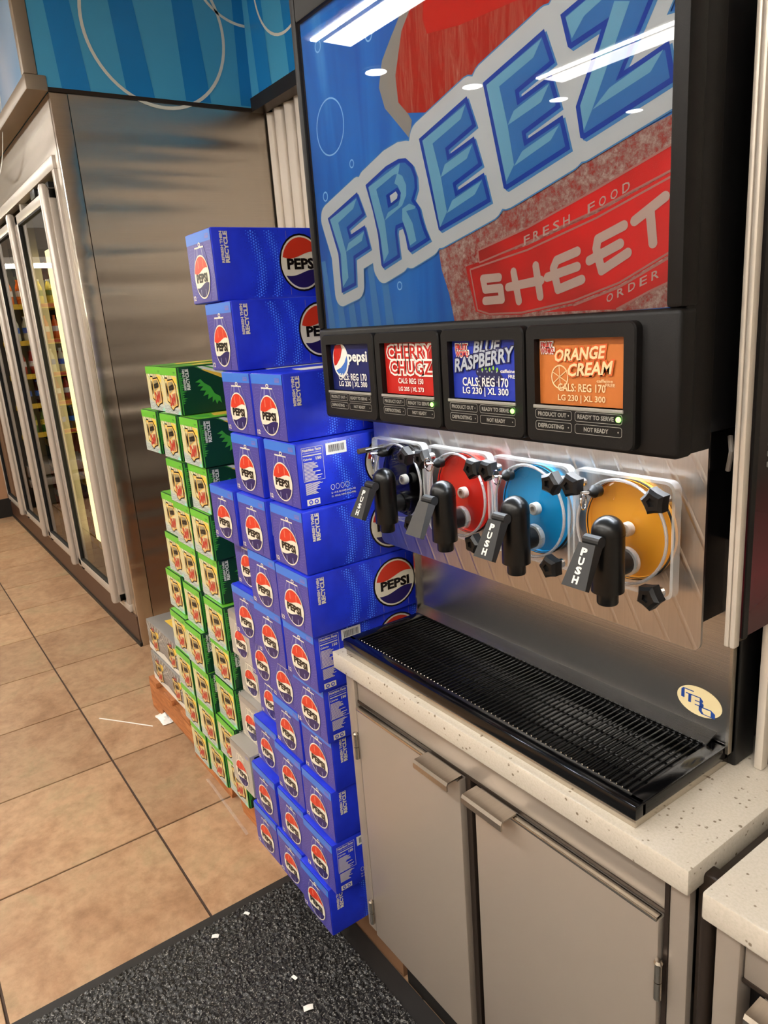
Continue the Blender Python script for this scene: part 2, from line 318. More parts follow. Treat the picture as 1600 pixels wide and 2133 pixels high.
DATA = {"letters":[[[-1.0932,1.6644],[-1.0017,1.6892],[-0.9834,1.6538],[-1.0315,1.6398],[-1.0287,1.631],[-0.987,1.6396],[-0.9757,1.6046],[-1.0201,1.5943],[-1.0233,1.5538],[-1.069,1.5448],[-1.0698,1.6061]],[[-0.9775,1.6951],[-0.9226,1.7107],[-0.8914,1.7143],[-0.8751,1.712],[-0.86,1.7006],[-0.8527,1.6852],[-0.8526,1.6692],[-0.861,1.6564],[-0.8497,1.6445],[-0.8457,1.6307],[-0.84,1.6166],[-0.8303,1.5995],[-0.8764,1.5876],[-0.8824,1.5925],[-0.8862,1.61],[-0.8922,1.6246],[-0.9038,1.6235],[-0.9053,1.6189],[-0.9016,1.5838],[-0.9461,1.5725],[-0.9506,1.5775],[-0.9542,1.6218],[-0.9632,1.6564]],[[-0.8434,1.7294],[-0.7452,1.756],[-0.7297,1.719],[-0.7836,1.7032],[-0.7826,1.6978],[-0.735,1.7085],[-0.7213,1.6731],[-0.7719,1.659],[-0.7702,1.6522],[-0.7192,1.6642],[-0.7082,1.6293],[-0.8076,1.6076],[-0.8112,1.6099]],[[-0.7161,1.7628],[-0.6181,1.7888],[-0.603,1.752],[-0.6569,1.7372],[-0.6558,1.7312],[-0.608,1.7423],[-0.5953,1.7065],[-0.6477,1.6921],[-0.6463,1.686],[-0.593,1.6984],[-0.5826,1.6624],[-0.681,1.6379],[-0.6857,1.6406]],[[-0.5951,1.7947],[-0.5323,1.8096],[-0.4753,1.7801],[-0.4831,1.7678],[-0.5144,1.7193],[-0.4642,1.7306],[-0.4556,1.6947],[-0.5638,1.6679],[-0.5689,1.6706],[-0.5749,1.702],[-0.5417,1.7649],[-0.5813,1.7585],[-0.5852,1.7616]]],"hole":[[-0.9168,1.6702],[-0.9018,1.6735],[-0.8976,1.6686],[-0.9001,1.6638],[-0.9151,1.6598]],"light":[[[-1.0861,1.6616],[-1.0041,1.6806],[-1.015,1.6676],[-1.0618,1.6534],[-1.0455,1.6071],[-1.0447,1.5671],[-1.0638,1.5538],[-1.0614,1.6052]],[[-1.0364,1.6192],[-0.9893,1.6314],[-0.9978,1.6181],[-1.0455,1.6071]],[[-0.9701,1.6905],[-0.8884,1.7081],[-0.8936,1.6958],[-0.905,1.6959],[-0.9501,1.6843],[-0.9337,1.6378],[-0.9291,1.5933],[-0.9429,1.5813],[-0.9481,1.6211]],[[-0.8963,1.6964],[-0.8847,1.6911],[-0.877,1.6775],[-0.8784,1.6644],[-0.889,1.6526],[-0.9336,1.6389],[-0.9244,1.6484],[-0.8984,1.6541],[-0.8916,1.6634],[-0.8916,1.6718],[-0.8972,1.681],[-0.9044,1.6844]],[[-0.8895,1.6485],[-0.8723,1.6526],[-0.8584,1.6468],[-0.8605,1.6441],[-0.8806,1.644],[-0.8677,1.6265],[-0.8611,1.6017],[-0.8763,1.5971],[-0.8834,1.6182],[-0.8911,1.634]],[[-0.8356,1.7255],[-0.7478,1.7474],[-0.7575,1.7332],[-0.8148,1.7175],[-0.8013,1.6747],[-0.7922,1.6298],[-0.808,1.6122],[-0.8231,1.6769]],[[-0.7921,1.6877],[-0.7381,1.7002],[-0.7491,1.686],[-0.8013,1.6738]],[[-0.7803,1.6421],[-0.7229,1.6562],[-0.737,1.6419],[-0.7924,1.6281]],[[-0.7097,1.7587],[-0.6214,1.7808],[-0.6337,1.7659],[-0.6882,1.7516],[-0.676,1.7071],[-0.6672,1.663],[-0.6807,1.6473],[-0.6974,1.7111]],[[-0.6657,1.7204],[-0.6113,1.734],[-0.6235,1.7186],[-0.676,1.7075]],[[-0.6537,1.675],[-0.5979,1.6895],[-0.6099,1.6772],[-0.6673,1.6616]],[[-0.5877,1.7896],[-0.5403,1.8018],[-0.5383,1.7909],[-0.5634,1.7831],[-0.5795,1.7676]],[[-0.5261,1.7838],[-0.508,1.7776],[-0.5527,1.6945],[-0.5638,1.6764],[-0.5687,1.7017],[-0.5432,1.7482]],[[-0.5315,1.7085],[-0.4698,1.7247],[-0.4835,1.7095],[-0.5527,1.6937]]],"cupred":[[-0.8232,1.9086],[-0.8694,1.8665],[-0.8886,1.8184],[-0.8856,1.7845],[-0.8669,1.7669],[-0.8067,1.7533],[-0.7248,1.7764],[-0.6546,1.7927],[-0.5935,1.7986],[-0.5543,1.8118]],"cuprim":[[-0.8382,1.914],[-0.8933,1.8669],[-0.9174,1.845],[-0.9288,1.8144],[-0.9178,1.785],[-0.8856,1.7545],[-0.8656,1.735],[-0.858,1.7555],[-0.8669,1.7669],[-0.8856,1.7845],[-0.8886,1.8184],[-0.8694,1.8665],[-0.8232,1.9086]],"lidcurve":[[-0.8188,1.8905],[-0.6013,1.826],[-0.7535,1.8362],[-0.8168,1.8465],[-0.8243,1.8657]],"cup2":[[-0.815,1.5837],[-0.6911,1.6167],[-0.5704,1.6467],[-0.4524,1.6688],[-0.4463,1.4901],[-0.7877,1.4845],[-0.7973,1.5255],[-0.8107,1.5579]],"banner1":[[-0.7366,1.5749],[-0.6489,1.5909],[-0.5481,1.6163],[-0.4544,1.6421],[-0.4536,1.6192],[-0.548,1.5951],[-0.6494,1.5747],[-0.7346,1.5598]],"banner2":[[-0.7615,1.5576],[-0.6495,1.5713],[-0.548,1.592],[-0.4536,1.6178],[-0.4511,1.5433],[-0.5176,1.516],[-0.5802,1.5007],[-0.6622,1.4918],[-0.7195,1.4934],[-0.745,1.4994]],"banner3":[[-0.627,1.4928],[-0.5802,1.4982],[-0.5176,1.5137],[-0.451,1.5405],[-0.4502,1.5167],[-0.4798,1.5071],[-0.5213,1.491]],"lines":[[[-0.7366,1.5749],[-0.6489,1.5909],[-0.5481,1.6163],[-0.4544,1.6421]],[[-0.7366,1.5749],[-0.7346,1.5598]],[[-0.7346,1.5598],[-0.6494,1.5747],[-0.548,1.5951],[-0.4536,1.6192]],[[-0.7527,1.553],[-0.6496,1.5661],[-0.548,1.5874],[-0.4535,1.6137]],[[-0.7527,1.553],[-0.741,1.5012],[-0.7194,1.4953],[-0.6622,1.4941],[-0.5802,1.5033],[-0.5176,1.5183],[-0.4512,1.5455]],[[-0.5802,1.4982],[-0.5176,1.5137],[-0.451,1.5405]],[[-0.5213,1.491],[-0.4798,1.5071],[-0.4502,1.5167]]],"txt":[["FRESH",[[-0.657,1.5713],[-0.5806,1.5873],[-0.6566,1.5825]]],["FOOD",[[-0.5614,1.5924],[-0.5019,1.6091],[-0.5635,1.6028]]],["O ORDER",[[-0.5638,1.4882],[-0.4659,1.5209],[-0.566,1.4974]]]],"bub":[[[-1.0817,1.9122],[-1.0833,1.9034]],[[-0.9453,1.8858],[-0.9465,1.8769]],[[-1.0658,1.7949],[-1.073,1.7544]],[[-1.0125,1.7316],[-1.0134,1.7254]],[[-0.9096,1.5445],[-0.9103,1.5381]],[[-1.0969,1.6984],[-1.0983,1.6909]]],"stripes":[[[0.904,2.904],[1.004,2.921],[1.043,2.51],[0.926,2.508]],[[1.166,2.948],[1.269,2.965],[1.32,2.517],[1.198,2.515]],[[1.452,2.995],[1.546,3.011],[1.587,2.522],[1.465,2.521]],[[1.749,3.045],[1.853,3.062],[1.854,2.525],[1.738,2.525]]],"plate":[[-1.1137,1.6578],[-1.1146,1.6623],[-1.1146,1.6668],[-1.1123,1.6744],[-1.1092,1.6788],[-1.1061,1.6816],[-1.0986,1.6852],[-1.0071,1.71],[-1.0011,1.7107],[-0.9937,1.7093],[-0.9891,1.7132],[-0.9847,1.7154],[-0.9262,1.7319],[-0.8917,1.7358],[-0.8721,1.7333],[-0.8661,1.7315],[-0.8647,1.7326],[-0.8627,1.7389],[-0.8598,1.7433],[-0.8557,1.7471],[-0.8497,1.75],[-0.7491,1.7771],[-0.7417,1.7772],[-0.7341,1.7746],[-0.7281,1.7806],[-0.7221,1.7834],[-0.6231,1.8097],[-0.6171,1.8103],[-0.6111,1.8091],[-0.6067,1.8128],[-0.6007,1.8155],[-0.5332,1.8311],[-0.5272,1.8305],[-0.5226,1.8288],[-0.4657,1.7993],[-0.4607,1.7958],[-0.457,1.7913],[-0.4541,1.7838],[-0.4538,1.7793],[-0.4545,1.7749],[-0.457,1.7689],[-0.4675,1.7524],[-0.4597,1.7516],[-0.4537,1.7493],[-0.4491,1.7459],[-0.445,1.7404],[-0.4434,1.7358],[-0.4344,1.6984],[-0.4342,1.6924],[-0.4358,1.6864],[-0.4384,1.6819],[-0.4416,1.6783],[-0.4461,1.6754],[-0.4506,1.6738],[-0.5586,1.647],[-0.5632,1.6464],[-0.5676,1.6467],[-0.5722,1.6436],[-0.5766,1.6417],[-0.6756,1.6171],[-0.6832,1.6165],[-0.6892,1.618],[-0.6964,1.6114],[-0.7026,1.6085],[-0.8032,1.5866],[-0.8076,1.5861],[-0.8122,1.5866],[-0.8188,1.5814],[-0.8242,1.5789],[-0.8721,1.5665],[-0.8781,1.5662],[-0.8857,1.5682],[-0.8871,1.5679],[-0.8917,1.5647],[-0.8962,1.563],[-0.9426,1.5513],[-0.9486,1.5512],[-0.9532,1.5522],[-0.9577,1.5544],[-0.9613,1.5574],[-0.968,1.5649],[-0.9705,1.5694],[-0.9718,1.5738],[-0.9727,1.5829],[-0.9997,1.577],[-1.0025,1.5483],[-1.0051,1.5424],[-1.0102,1.5368],[-1.0147,1.5341],[-1.0192,1.5327],[-1.0687,1.5233],[-1.0756,1.5244],[-1.0815,1.5273],[-1.0862,1.5318],[-1.0893,1.5378],[-1.0905,1.5438],[-1.0915,1.6023]],"halo":[[-1.1159,1.6595],[-1.1162,1.6676],[-1.1151,1.6721],[-1.1129,1.6766],[-1.1099,1.6805],[-1.1069,1.6831],[-1.0994,1.6868],[-1.0064,1.7119],[-1.0004,1.7124],[-0.9944,1.7112],[-0.9899,1.7147],[-0.9854,1.7169],[-0.9269,1.7335],[-0.8909,1.7375],[-0.8714,1.7349],[-0.8669,1.7337],[-0.8639,1.7403],[-0.8609,1.7447],[-0.8564,1.7486],[-0.8504,1.7515],[-0.7499,1.7787],[-0.7424,1.779],[-0.7349,1.7768],[-0.7289,1.7822],[-0.7229,1.785],[-0.6239,1.8113],[-0.6179,1.812],[-0.6119,1.8111],[-0.6059,1.8153],[-0.6014,1.817],[-0.5339,1.8327],[-0.5279,1.8324],[-0.5219,1.8303],[-0.4634,1.8],[-0.459,1.7966],[-0.4559,1.7927],[-0.4539,1.7891],[-0.4525,1.7846],[-0.4521,1.7801],[-0.4525,1.7756],[-0.4546,1.7696],[-0.464,1.7546],[-0.4634,1.754],[-0.4559,1.7522],[-0.4514,1.7499],[-0.4465,1.7456],[-0.4428,1.7396],[-0.4326,1.6976],[-0.4329,1.6901],[-0.4349,1.6841],[-0.4379,1.6798],[-0.441,1.6766],[-0.4454,1.6739],[-0.4499,1.6722],[-0.5579,1.6455],[-0.5624,1.6447],[-0.5669,1.6449],[-0.5759,1.6402],[-0.6749,1.6155],[-0.6824,1.6147],[-0.6884,1.6159],[-0.6959,1.6097],[-0.7019,1.607],[-0.8024,1.585],[-0.8069,1.5844],[-0.8114,1.5847],[-0.8129,1.5842],[-0.8189,1.5793],[-0.8249,1.5769],[-0.8729,1.5647],[-0.8789,1.5645],[-0.8864,1.5663],[-0.8909,1.5632],[-0.8954,1.5615],[-0.9419,1.5497],[-0.9479,1.5494],[-0.9524,1.5502],[-0.9569,1.5519],[-0.9615,1.5551],[-0.9684,1.5626],[-0.9714,1.5671],[-0.973,1.5716],[-0.974,1.5791],[-0.9749,1.581],[-0.9974,1.5757],[-0.9984,1.5746],[-1.0009,1.5476],[-1.0046,1.5401],[-1.0094,1.5353],[-1.0139,1.5326],[-1.0184,1.5311],[-1.0679,1.5216],[-1.0754,1.5225],[-1.0814,1.5252],[-1.0874,1.5306],[-1.0909,1.5371],[-1.0922,1.5446],[-1.093,1.6016]],"marks":[[[-0.7337,1.539],[-0.7334,1.5411],[-0.7326,1.5427],[-0.7313,1.5439],[-0.7289,1.5447],[-0.6985,1.5441],[-0.6961,1.5432],[-0.6943,1.5411],[-0.6938,1.5395],[-0.6939,1.5379],[-0.695,1.5355],[-0.6961,1.5346],[-0.6975,1.5339],[-0.6993,1.5337],[-0.7209,1.5341],[-0.7217,1.5339],[-0.7209,1.5313],[-0.6969,1.5311],[-0.6953,1.5308],[-0.6937,1.53],[-0.6923,1.5283],[-0.6918,1.5267],[-0.6897,1.5112],[-0.6904,1.5091],[-0.6913,1.5081],[-0.6929,1.5071],[-0.6945,1.5067],[-0.7257,1.5067],[-0.7273,1.5069],[-0.7285,1.5075],[-0.7297,1.5085],[-0.7305,1.5098],[-0.7309,1.5123],[-0.73,1.5147],[-0.7281,1.5165],[-0.7257,1.5171],[-0.7009,1.5171],[-0.7013,1.5203],[-0.7017,1.5207],[-0.7025,1.5207],[-0.7249,1.5208],[-0.7273,1.5213],[-0.7289,1.5225],[-0.7299,1.5243]],[[-0.6886,1.5253],[-0.6881,1.5279],[-0.687,1.5295],[-0.6859,1.5303],[-0.6838,1.531],[-0.6766,1.5316],[-0.6762,1.5319],[-0.6785,1.5423],[-0.6785,1.5439],[-0.6774,1.5465],[-0.6758,1.5477],[-0.6742,1.5482],[-0.6726,1.5482],[-0.671,1.5477],[-0.6694,1.5464],[-0.6688,1.5455],[-0.6657,1.5327],[-0.6654,1.5323],[-0.6398,1.5342],[-0.6418,1.5463],[-0.6416,1.5479],[-0.641,1.5495],[-0.6398,1.5508],[-0.6382,1.5517],[-0.6366,1.5519],[-0.6339,1.5511],[-0.6326,1.55],[-0.6318,1.5487],[-0.6291,1.5351],[-0.6262,1.5342],[-0.6244,1.5327],[-0.6234,1.5303],[-0.6234,1.5287],[-0.6239,1.5271],[-0.6253,1.5255],[-0.627,1.5245],[-0.6272,1.5239],[-0.625,1.5111],[-0.6258,1.5087],[-0.6278,1.5069],[-0.6294,1.5064],[-0.6318,1.5065],[-0.6334,1.5074],[-0.6346,1.5087],[-0.6353,1.5103],[-0.6376,1.5231],[-0.6382,1.5237],[-0.6622,1.5221],[-0.663,1.5219],[-0.6632,1.5215],[-0.6605,1.5095],[-0.6605,1.5071],[-0.6612,1.5055],[-0.6622,1.5044],[-0.6638,1.5034],[-0.6654,1.5031],[-0.667,1.5033],[-0.6686,1.504],[-0.6694,1.5047],[-0.6704,1.5063],[-0.6737,1.5207],[-0.6742,1.5212],[-0.6846,1.5207],[-0.6862,1.5214],[-0.6873,1.5223],[-0.6883,1.5239]],[[-0.6241,1.5317],[-0.624,1.533],[-0.6235,1.5346],[-0.6217,1.5366],[-0.6201,1.5373],[-0.6145,1.5383],[-0.614,1.5386],[-0.6145,1.541],[-0.6142,1.5434],[-0.6089,1.5522],[-0.6073,1.5539],[-0.6057,1.5546],[-0.5745,1.5613],[-0.5729,1.5611],[-0.5713,1.5603],[-0.5703,1.5594],[-0.5694,1.5578],[-0.5691,1.5562],[-0.5693,1.5546],[-0.5701,1.553],[-0.5713,1.5519],[-0.5737,1.5509],[-0.6009,1.545],[-0.6016,1.5442],[-0.6036,1.541],[-0.6033,1.5402],[-0.5753,1.5451],[-0.5737,1.5451],[-0.5713,1.5441],[-0.5695,1.5418],[-0.5692,1.5394],[-0.5701,1.537],[-0.5719,1.5354],[-0.5737,1.5349],[-0.6001,1.5302],[-0.6006,1.5298],[-0.5993,1.5246],[-0.5985,1.5237],[-0.5697,1.5305],[-0.5673,1.5306],[-0.5657,1.5301],[-0.5642,1.529],[-0.5629,1.5266],[-0.5628,1.525],[-0.5632,1.5234],[-0.5649,1.5214],[-0.5673,1.5203],[-0.6025,1.5122],[-0.6041,1.5124],[-0.6055,1.513],[-0.6073,1.5149],[-0.6112,1.5282],[-0.6185,1.527],[-0.6201,1.5271],[-0.6217,1.5278],[-0.623,1.529]],[[-0.5625,1.5442],[-0.562,1.5468],[-0.5609,1.5484],[-0.5601,1.5491],[-0.5526,1.5516],[-0.5522,1.5524],[-0.5531,1.5556],[-0.5531,1.5572],[-0.5509,1.5668],[-0.5502,1.5684],[-0.5489,1.5698],[-0.5473,1.5705],[-0.5137,1.58],[-0.5121,1.5801],[-0.5105,1.5796],[-0.5089,1.5785],[-0.508,1.5772],[-0.5075,1.5756],[-0.5075,1.574],[-0.508,1.5724],[-0.5094,1.5708],[-0.5113,1.5699],[-0.5409,1.5615],[-0.5417,1.5607],[-0.5426,1.5564],[-0.5423,1.5556],[-0.5417,1.5551],[-0.5185,1.5625],[-0.5169,1.5627],[-0.5145,1.562],[-0.5128,1.5604],[-0.5119,1.558],[-0.5122,1.5556],[-0.5132,1.554],[-0.5153,1.5526],[-0.5385,1.5452],[-0.5389,1.5444],[-0.5377,1.5406],[-0.5369,1.5401],[-0.5081,1.5525],[-0.5065,1.5524],[-0.5049,1.5518],[-0.5036,1.5508],[-0.5026,1.5492],[-0.5022,1.5476],[-0.5024,1.546],[-0.5037,1.5436],[-0.5057,1.5424],[-0.5393,1.5278],[-0.5409,1.5276],[-0.5425,1.5279],[-0.5441,1.5288],[-0.5451,1.53],[-0.5489,1.5416],[-0.5497,1.5417],[-0.5561,1.5396],[-0.5585,1.5396],[-0.5601,1.5403],[-0.5612,1.5412],[-0.5622,1.5428]],[[-0.5047,1.577],[-0.5043,1.5795],[-0.5033,1.5811],[-0.5023,1.582],[-0.4671,1.5997],[-0.4647,1.6003],[-0.4623,1.5997],[-0.4602,1.5979],[-0.4594,1.5955],[-0.4599,1.593],[-0.4608,1.5915],[-0.4623,1.5905],[-0.4759,1.5836],[-0.4755,1.5795],[-0.4721,1.5531],[-0.4725,1.5515],[-0.4735,1.5499],[-0.4751,1.5488],[-0.4767,1.5483],[-0.4783,1.5484],[-0.4801,1.5491],[-0.4815,1.5504],[-0.4823,1.552],[-0.4858,1.5779],[-0.4863,1.5784],[-0.4975,1.5728],[-0.4991,1.5724],[-0.5015,1.5728],[-0.5031,1.5738],[-0.5043,1.5755]]]}
# ------------------------------------------------------------------ the room
CEIL = 3.0
def structure(name, b, **kw): return b.build(name, kind='structure', **kw)
b = B(); b.box(-8.1, 2.6, -5.0, 1.9, -.06, -.004, 'grout'); floor = structure('floor', b)
TP = .4937; tiles = None
TX0 = -2.074; TY0 = .462
ix = [i for i in range(-13, 10) if -8.05 < TX0+TP*i < 2.3]
iy = [j for j in range(-11, 4) if -5.0 < TY0+TP*j < 1.5]
b = B(); g = .0035; b.box(g, TP-g, g, TP-g, -.004, .0015, 'tile', .0012, seg=1); tile0 = b.build('tile')
cells = [(i, j) for i in ix for j in iy]
cells.sort(key=lambda q: math.hypot(TX0+TP*(q[0]+.5), TY0+TP*(q[1]+.5)))
for n, (i, j) in enumerate(cells[:300]):
    o = tile0 if n == 0 else tile0.copy()
    if n: COL.objects.link(o)
    o.parent = floor; o.location = (TX0+TP*i, TY0+TP*j, 0)
b = B()
for i, j in cells[300:]: b.box(TX0+TP*i+g, TX0+TP*(i+1)-g, TY0+TP*j+g, TY0+TP*(j+1)-g, -.004, .0015, 'tile')
if b.f: b.build('tile_remainder', floor, kind='stuff')
b = B(); b.box(-8.1, 2.6, -5.0, 1.95, CEIL, CEIL+.05, 'ceiling_white'); structure('ceiling', b)
b = B(); b.box(-8.15, -8.1, -5.0, 1.95, 0, CEIL, 'cream_wall'); structure('wall_left', b)
b = B(); b.box(2.6, 2.65, -5.0, 1.95, 0, CEIL, 'cream_wall'); structure('wall_right', b)
b = B(); b.box(-8.1, 2.6, -5.05, -5.0, 0, CEIL, 'cream_wall'); structure('wall_rear', b)
b = B(); b.box(-3.5, 2.6, 1.90, 1.95, 0, CEIL, 'cream_wall')
wall_back = structure('wall_back', b)
# corrugated sheet: ridges every 0.1 m
b = B(); xs = []; x = -3.47
vs_ = []; fs = []
N = int(6.05/.0125)
for k in range(N+1):
    x = -3.485+.0125*k; y = 1.872-.016*max(-.55, math.cos(2*PI*(x+3.398)/.1))
    vs_ += [(x, y, .02), (x, y, 2.5)]
fs = [(2*k, 2*k+2, 2*k+3, 2*k+1) for k in range(N)]
b.add(vs_, fs, 'corrugated'); b.build('corrugated_sheet', wall_back)
b = B(); b.box(-3.5, 2.6, 1.80, 1.9, 2.56, CEIL, 'fa_blue')
pl = Pl(b, (0, 1.80, 0), (1, 0, 0), (0, 0, 1), (0, -1, 0), .001)
for k in range(12):
    x0 = -3.42+k*.3; pl.poly([(x0, 2.56), (x0+.13, 2.56), (x0+.10, CEIL), (x0-.03, CEIL)], 'fa_dark')
pl.ring(-3.12, 2.98, .26, .26, .012, 'fa_ring', 2, 48)
b.build('fascia_panel', wall_back)
b = B(); b.box(-3.5, 2.6, 1.79, 1.86, 2.5, 2.56, 'dark_trim'); b.build('fascia_trim', wall_back)
# partition beside the open case
b = B(); b.box(-8.1, -7.27, .66, 1.9, 0, CEIL, 'tan_wall'); pw = structure('wall_partition', b)
b = B(); b.box(-7.27, -7.255, .66, .872, 0, .17, 'black_base'); b.build('baseboard_partition', pw, kind='structure')

# ------------------------------------------------------------------ cooler with glass doors
CY = .87; CX = -3.5; CF = -7.2
cool = empty('walk_in_cooler', (CX-1.85, CY+.5, 0), 'long stainless cooler with four tall glass doors receding along the left side', 'cooler')
def cb(bb, name, parent=cool, **kw):
    o = bb.build(name, parent, **kw)
    if parent is cool: o.matrix_parent_inverse = Matrix.Translation(-cool.location)
    return o
b = B(); b.box(CX-.03, CX, CY+.075, 1.90, .0, 2.5, 'steel_cooler'); cb(b, 'side_panel')
b = B(); b.box(CX-.03, CX+.002, CY, CY+.072, .0, 2.5, 'steel_cooler', .002); b.box(CX-.14, CX-.03, CY, CY+.03, 0, 2.5, 'steel_cooler'); cb(b, 'corner_post')
b = B(); b.box(CF, CX-.14, CY, CY+.03, 2.28, 2.5, 'steel_cooler'); cb(b, 'header_panel')
b = B(); b.box(CF-.06, CX-.02, CY-.004, CY+.02, .012, .155, 'kick_brown'); b.box(CF-.06, CX-.0, CY-.012, CY-.003, 0, .02, 'black_base'); cb(b, 'kick_plate')
b = B(); b.box(CF-.06, CX-.03, 1.80, 1.84, .1, 2.5, 'merch_dark'); b.box(CF-.06, CX-.03, CY+.03, 1.8, .1, .15, 'merch_dark'); b.box(CF-.06, CX-.03, CY+.03, 1.8, 2.3, 2.35, 'shelf_grey'); b.box(CF-.06, CF-.03, CY+.03, 1.8, .1, 2.3, 'merch_dark'); b.box(CX-.12, CX-.09, CY+.03, 1.8, .1, 2.3, 'merch_dark'); cb(b, 'cabinet_interior')
XR = -3.64; DP = .865; DW = DP
DX = [XR-.005-DP*k for k in range(5)]
b = B()
b.box(CF, XR+.05, CY-.012, CY+.03, 2.225, 2.28, 'alu_satin', .004); b.box(CF, XR+.05, CY-.012, CY+.03, .16, .20, 'alu_satin', .004)
b.box(XR+.012, XR+.05, CY-.012, CY+.03, .2, 2.225, 'alu_satin', .003); b.box(CF, CF+.04, CY-.012, CY+.03, .2, 2.225, 'alu_satin', .003)
for x in DX[1:4]: b.box(x-.02, x+.02, CY+.005, CY+.05, .2, 2.225, 'alu_satin')
cb(b, 'door_frame')
for k in range(4):
    x1 = DX[k]-.012; x0 = DX[k+1]+.012; d = B(); z0 = .205; z1 = 2.16
    d.box(x0, x0+.045, CY-.035, CY+.002, z0, z1, 'alu_satin', .003); d.box(x1-.04, x1, CY-.035, CY+.002, z0, z1, 'alu_satin', .003)
    d.box(x0, x1, CY-.035, CY+.002, z0, z0+.04, 'alu_satin', .003); d.box(x0, x1, CY-.035, CY+.002, z1-.045, z1, 'alu_satin', .003)
    dr = cb(d, 'cooler_door')
    gk = B()
    for (a0, a1, c0, c1) in ((x0+.045, x0+.053, z0+.04, z1-.045), (x1-.048, x1-.04, z0+.04, z1-.045), (x0+.045, x1-.04, z0+.04, z0+.048), (x0+.045, x1-.04, z1-.053, z1-.045)):
        gk.box(a0, a1, CY-.033, CY-.005, c0, c1, 'gasket')
    gk.build('gasket', dr)
    gl = B(); gl.add([(x0+.045, CY-.022, z0+.04), (x1-.04, CY-.022, z0+.04), (x1-.04, CY-.022, z1-.045), (x0+.045, CY-.022, z1-.045)], [(0, 1, 2, 3)], 'glass_door'); gl.build('glass', dr)
    h = B(); h.lathe([(.0, 0), (.017, .006), (.022, .02), (.022, z1-z0+.01), (.017, z1-z0+.024), (0, z1-z0+.03)], 16, 'alu_satin', Matrix.Translation((x1-.024, CY-.048, z0-.01))); h.box(x1-.042, x1-.005, CY-.046, CY-.03, z0, z1, 'alu_satin'); h.build('handle', dr)
    hg = B(); hg.box(x0+.01, x0+.05, CY-.03, CY+.0, z0-.022, z0-.004, 'gasket', .003); hg.build('hinge', dr)
b = B(); b.box(XR-.46, XR-.36, CY-.02, CY+.02, 2.175, 2.215, 'black_plastic', .004); b.box(XR-.34, XR-.1, CY-.01, CY+.02, 2.17, 2.2, 'gasket'); cb(b, 'door_closer')
b = B(); b.box(DX[1]+.06, DX[1]+.18, CY+.075, CY+.08, .35, 1.98, 'cooler_led'); cb(b, 'light_strip')
SHZ = [.30, .68, 1.02, 1.36, 1.72]
for z in SHZ:
    b = B(); b.box(CF, XR, CY+.12, 1.6, z-.02, z, 'shelf_grey'); b.box(CF, XR, CY+.105, CY+.12, z-.035, z+.012, 'tag_yellow')
    for k in range(18):
        x = XR-.1-k*.19; b.box(x-.05, x, CY+.1035, CY+.105, z-.028, z+.006, 'white_print' if k % 3 else 'tag_red')
    cb(b, 'shelf')
# bottles (one mesh per colour, shared by all copies)
def bottle_mesh(body, lab, cap, h=.24, r=.033):
    b = B(); b.lathe([(.0, 0), (r*.8, 0), (r, .01), (r, h*.33), (r*.94, h*.36), (r*.94, h*.55), (r, h*.58), (r*.92, h*.7), (r*.42, h*.88), (r*.38, h*.93)], 12, body)
    b.lathe([(r*1.01, h*.36), (r*1.01, h*.57)], 12, lab, cap=False); b.lathe([(r*.45, h*.93), (r*.45, h)], 10, cap)
    o = b.build('soda_bottle'); return o
BT = {}
for cname, bd, lb, cp in (('green', 'b_green', 'b_yellow', 'b_green'), ('dark cola', 'b_brown', 'b_blue', 'b_blue'), ('red', 'b_red', 'white_print', 'b_red'), ('clear', 'b_clear', 'b_blue', 'b_cap'), ('orange', 'b_orange', 'white_print', 'b_orange'), ('yellow', 'b_yellow', 'b_green', 'b_cap')):
    BT[cname] = bottle_mesh(bd, lb, cp)
used = set(); ordn = ['lowest', 'second', 'third', 'fourth', 'top']
def put_bottle(cn, loc, s, label, group):
    o = BT[cn] if cn not in used else BT[cn].copy()
    if cn in used: COL.objects.link(o)
    used.add(cn); o.location = loc; o.scale = (s, s, s); tag(o, label, 'bottle', group)
cns = list(BT)
for si, z in enumerate(SHZ):
    for k in range(30):
        cn = cns[(si*2+k//5) % 6]; x = XR-.09-k*.098
        if min(abs(x-q) for q in DX) < .035: continue
        dn = ['first', 'second', 'third', 'fourth'][min(3, int((XR-x)/DP))]
        put_bottle(cn, (x, CY+.17, z), 1.05, '%s soda bottles on the %s shelf behind the %s nearest cooler door' % (cn, ordn[si], dn), '%s bottles, %s shelf, %s nearest door' % (cn, ordn[si], dn))
# fascia box over the cooler
fa = empty('cooler_fascia', (CX-2, 1.4, 2.5), 'blue striped fascia box with white rings above the stainless cooler', 'sign')
T = Matrix.Translation(-fa.location)
def fb(bb, n, **kw): o = bb.build(n, fa, **kw); o.matrix_parent_inverse = T; return o
b = B(); b.box(-7.9, CX, .84, 1.9, 2.515, CEIL-.001, 'fa_blue'); 
pl = Pl(b, (CX, 0, 0), (0, 1, 0), (0, 0, 1), (1, 0, 0), .001)
for st in DATA['stripes']:
    pl.poly([(min(a, 1.895), max(c, 2.516)) if c < 3.04 else (a, 3.045) for a, c in st], 'fa_dark')
pl.ring(1.365, 2.80, .325, .325, .014, 'fa_ring', 2, 64)
pl.ring(1.80, 3.12, .26, .26, .012, 'fa_ring', 2, 48, PI*1.13, PI*1.75)
fb(b, 'striped_panel')
b = B(); b.box(-7.9, CX-.03, .80, .84, 2.56, CEIL-.001, 'fa_front'); pl = Pl(b, (0, .80, 0), (1, 0, 0), (0, 0, 1), (0, -1, 0), .001); pl.ring(-4.55, 2.85, .5, .5, .012, 'fa_ring', 1, 48); fb(b, 'front_panel')
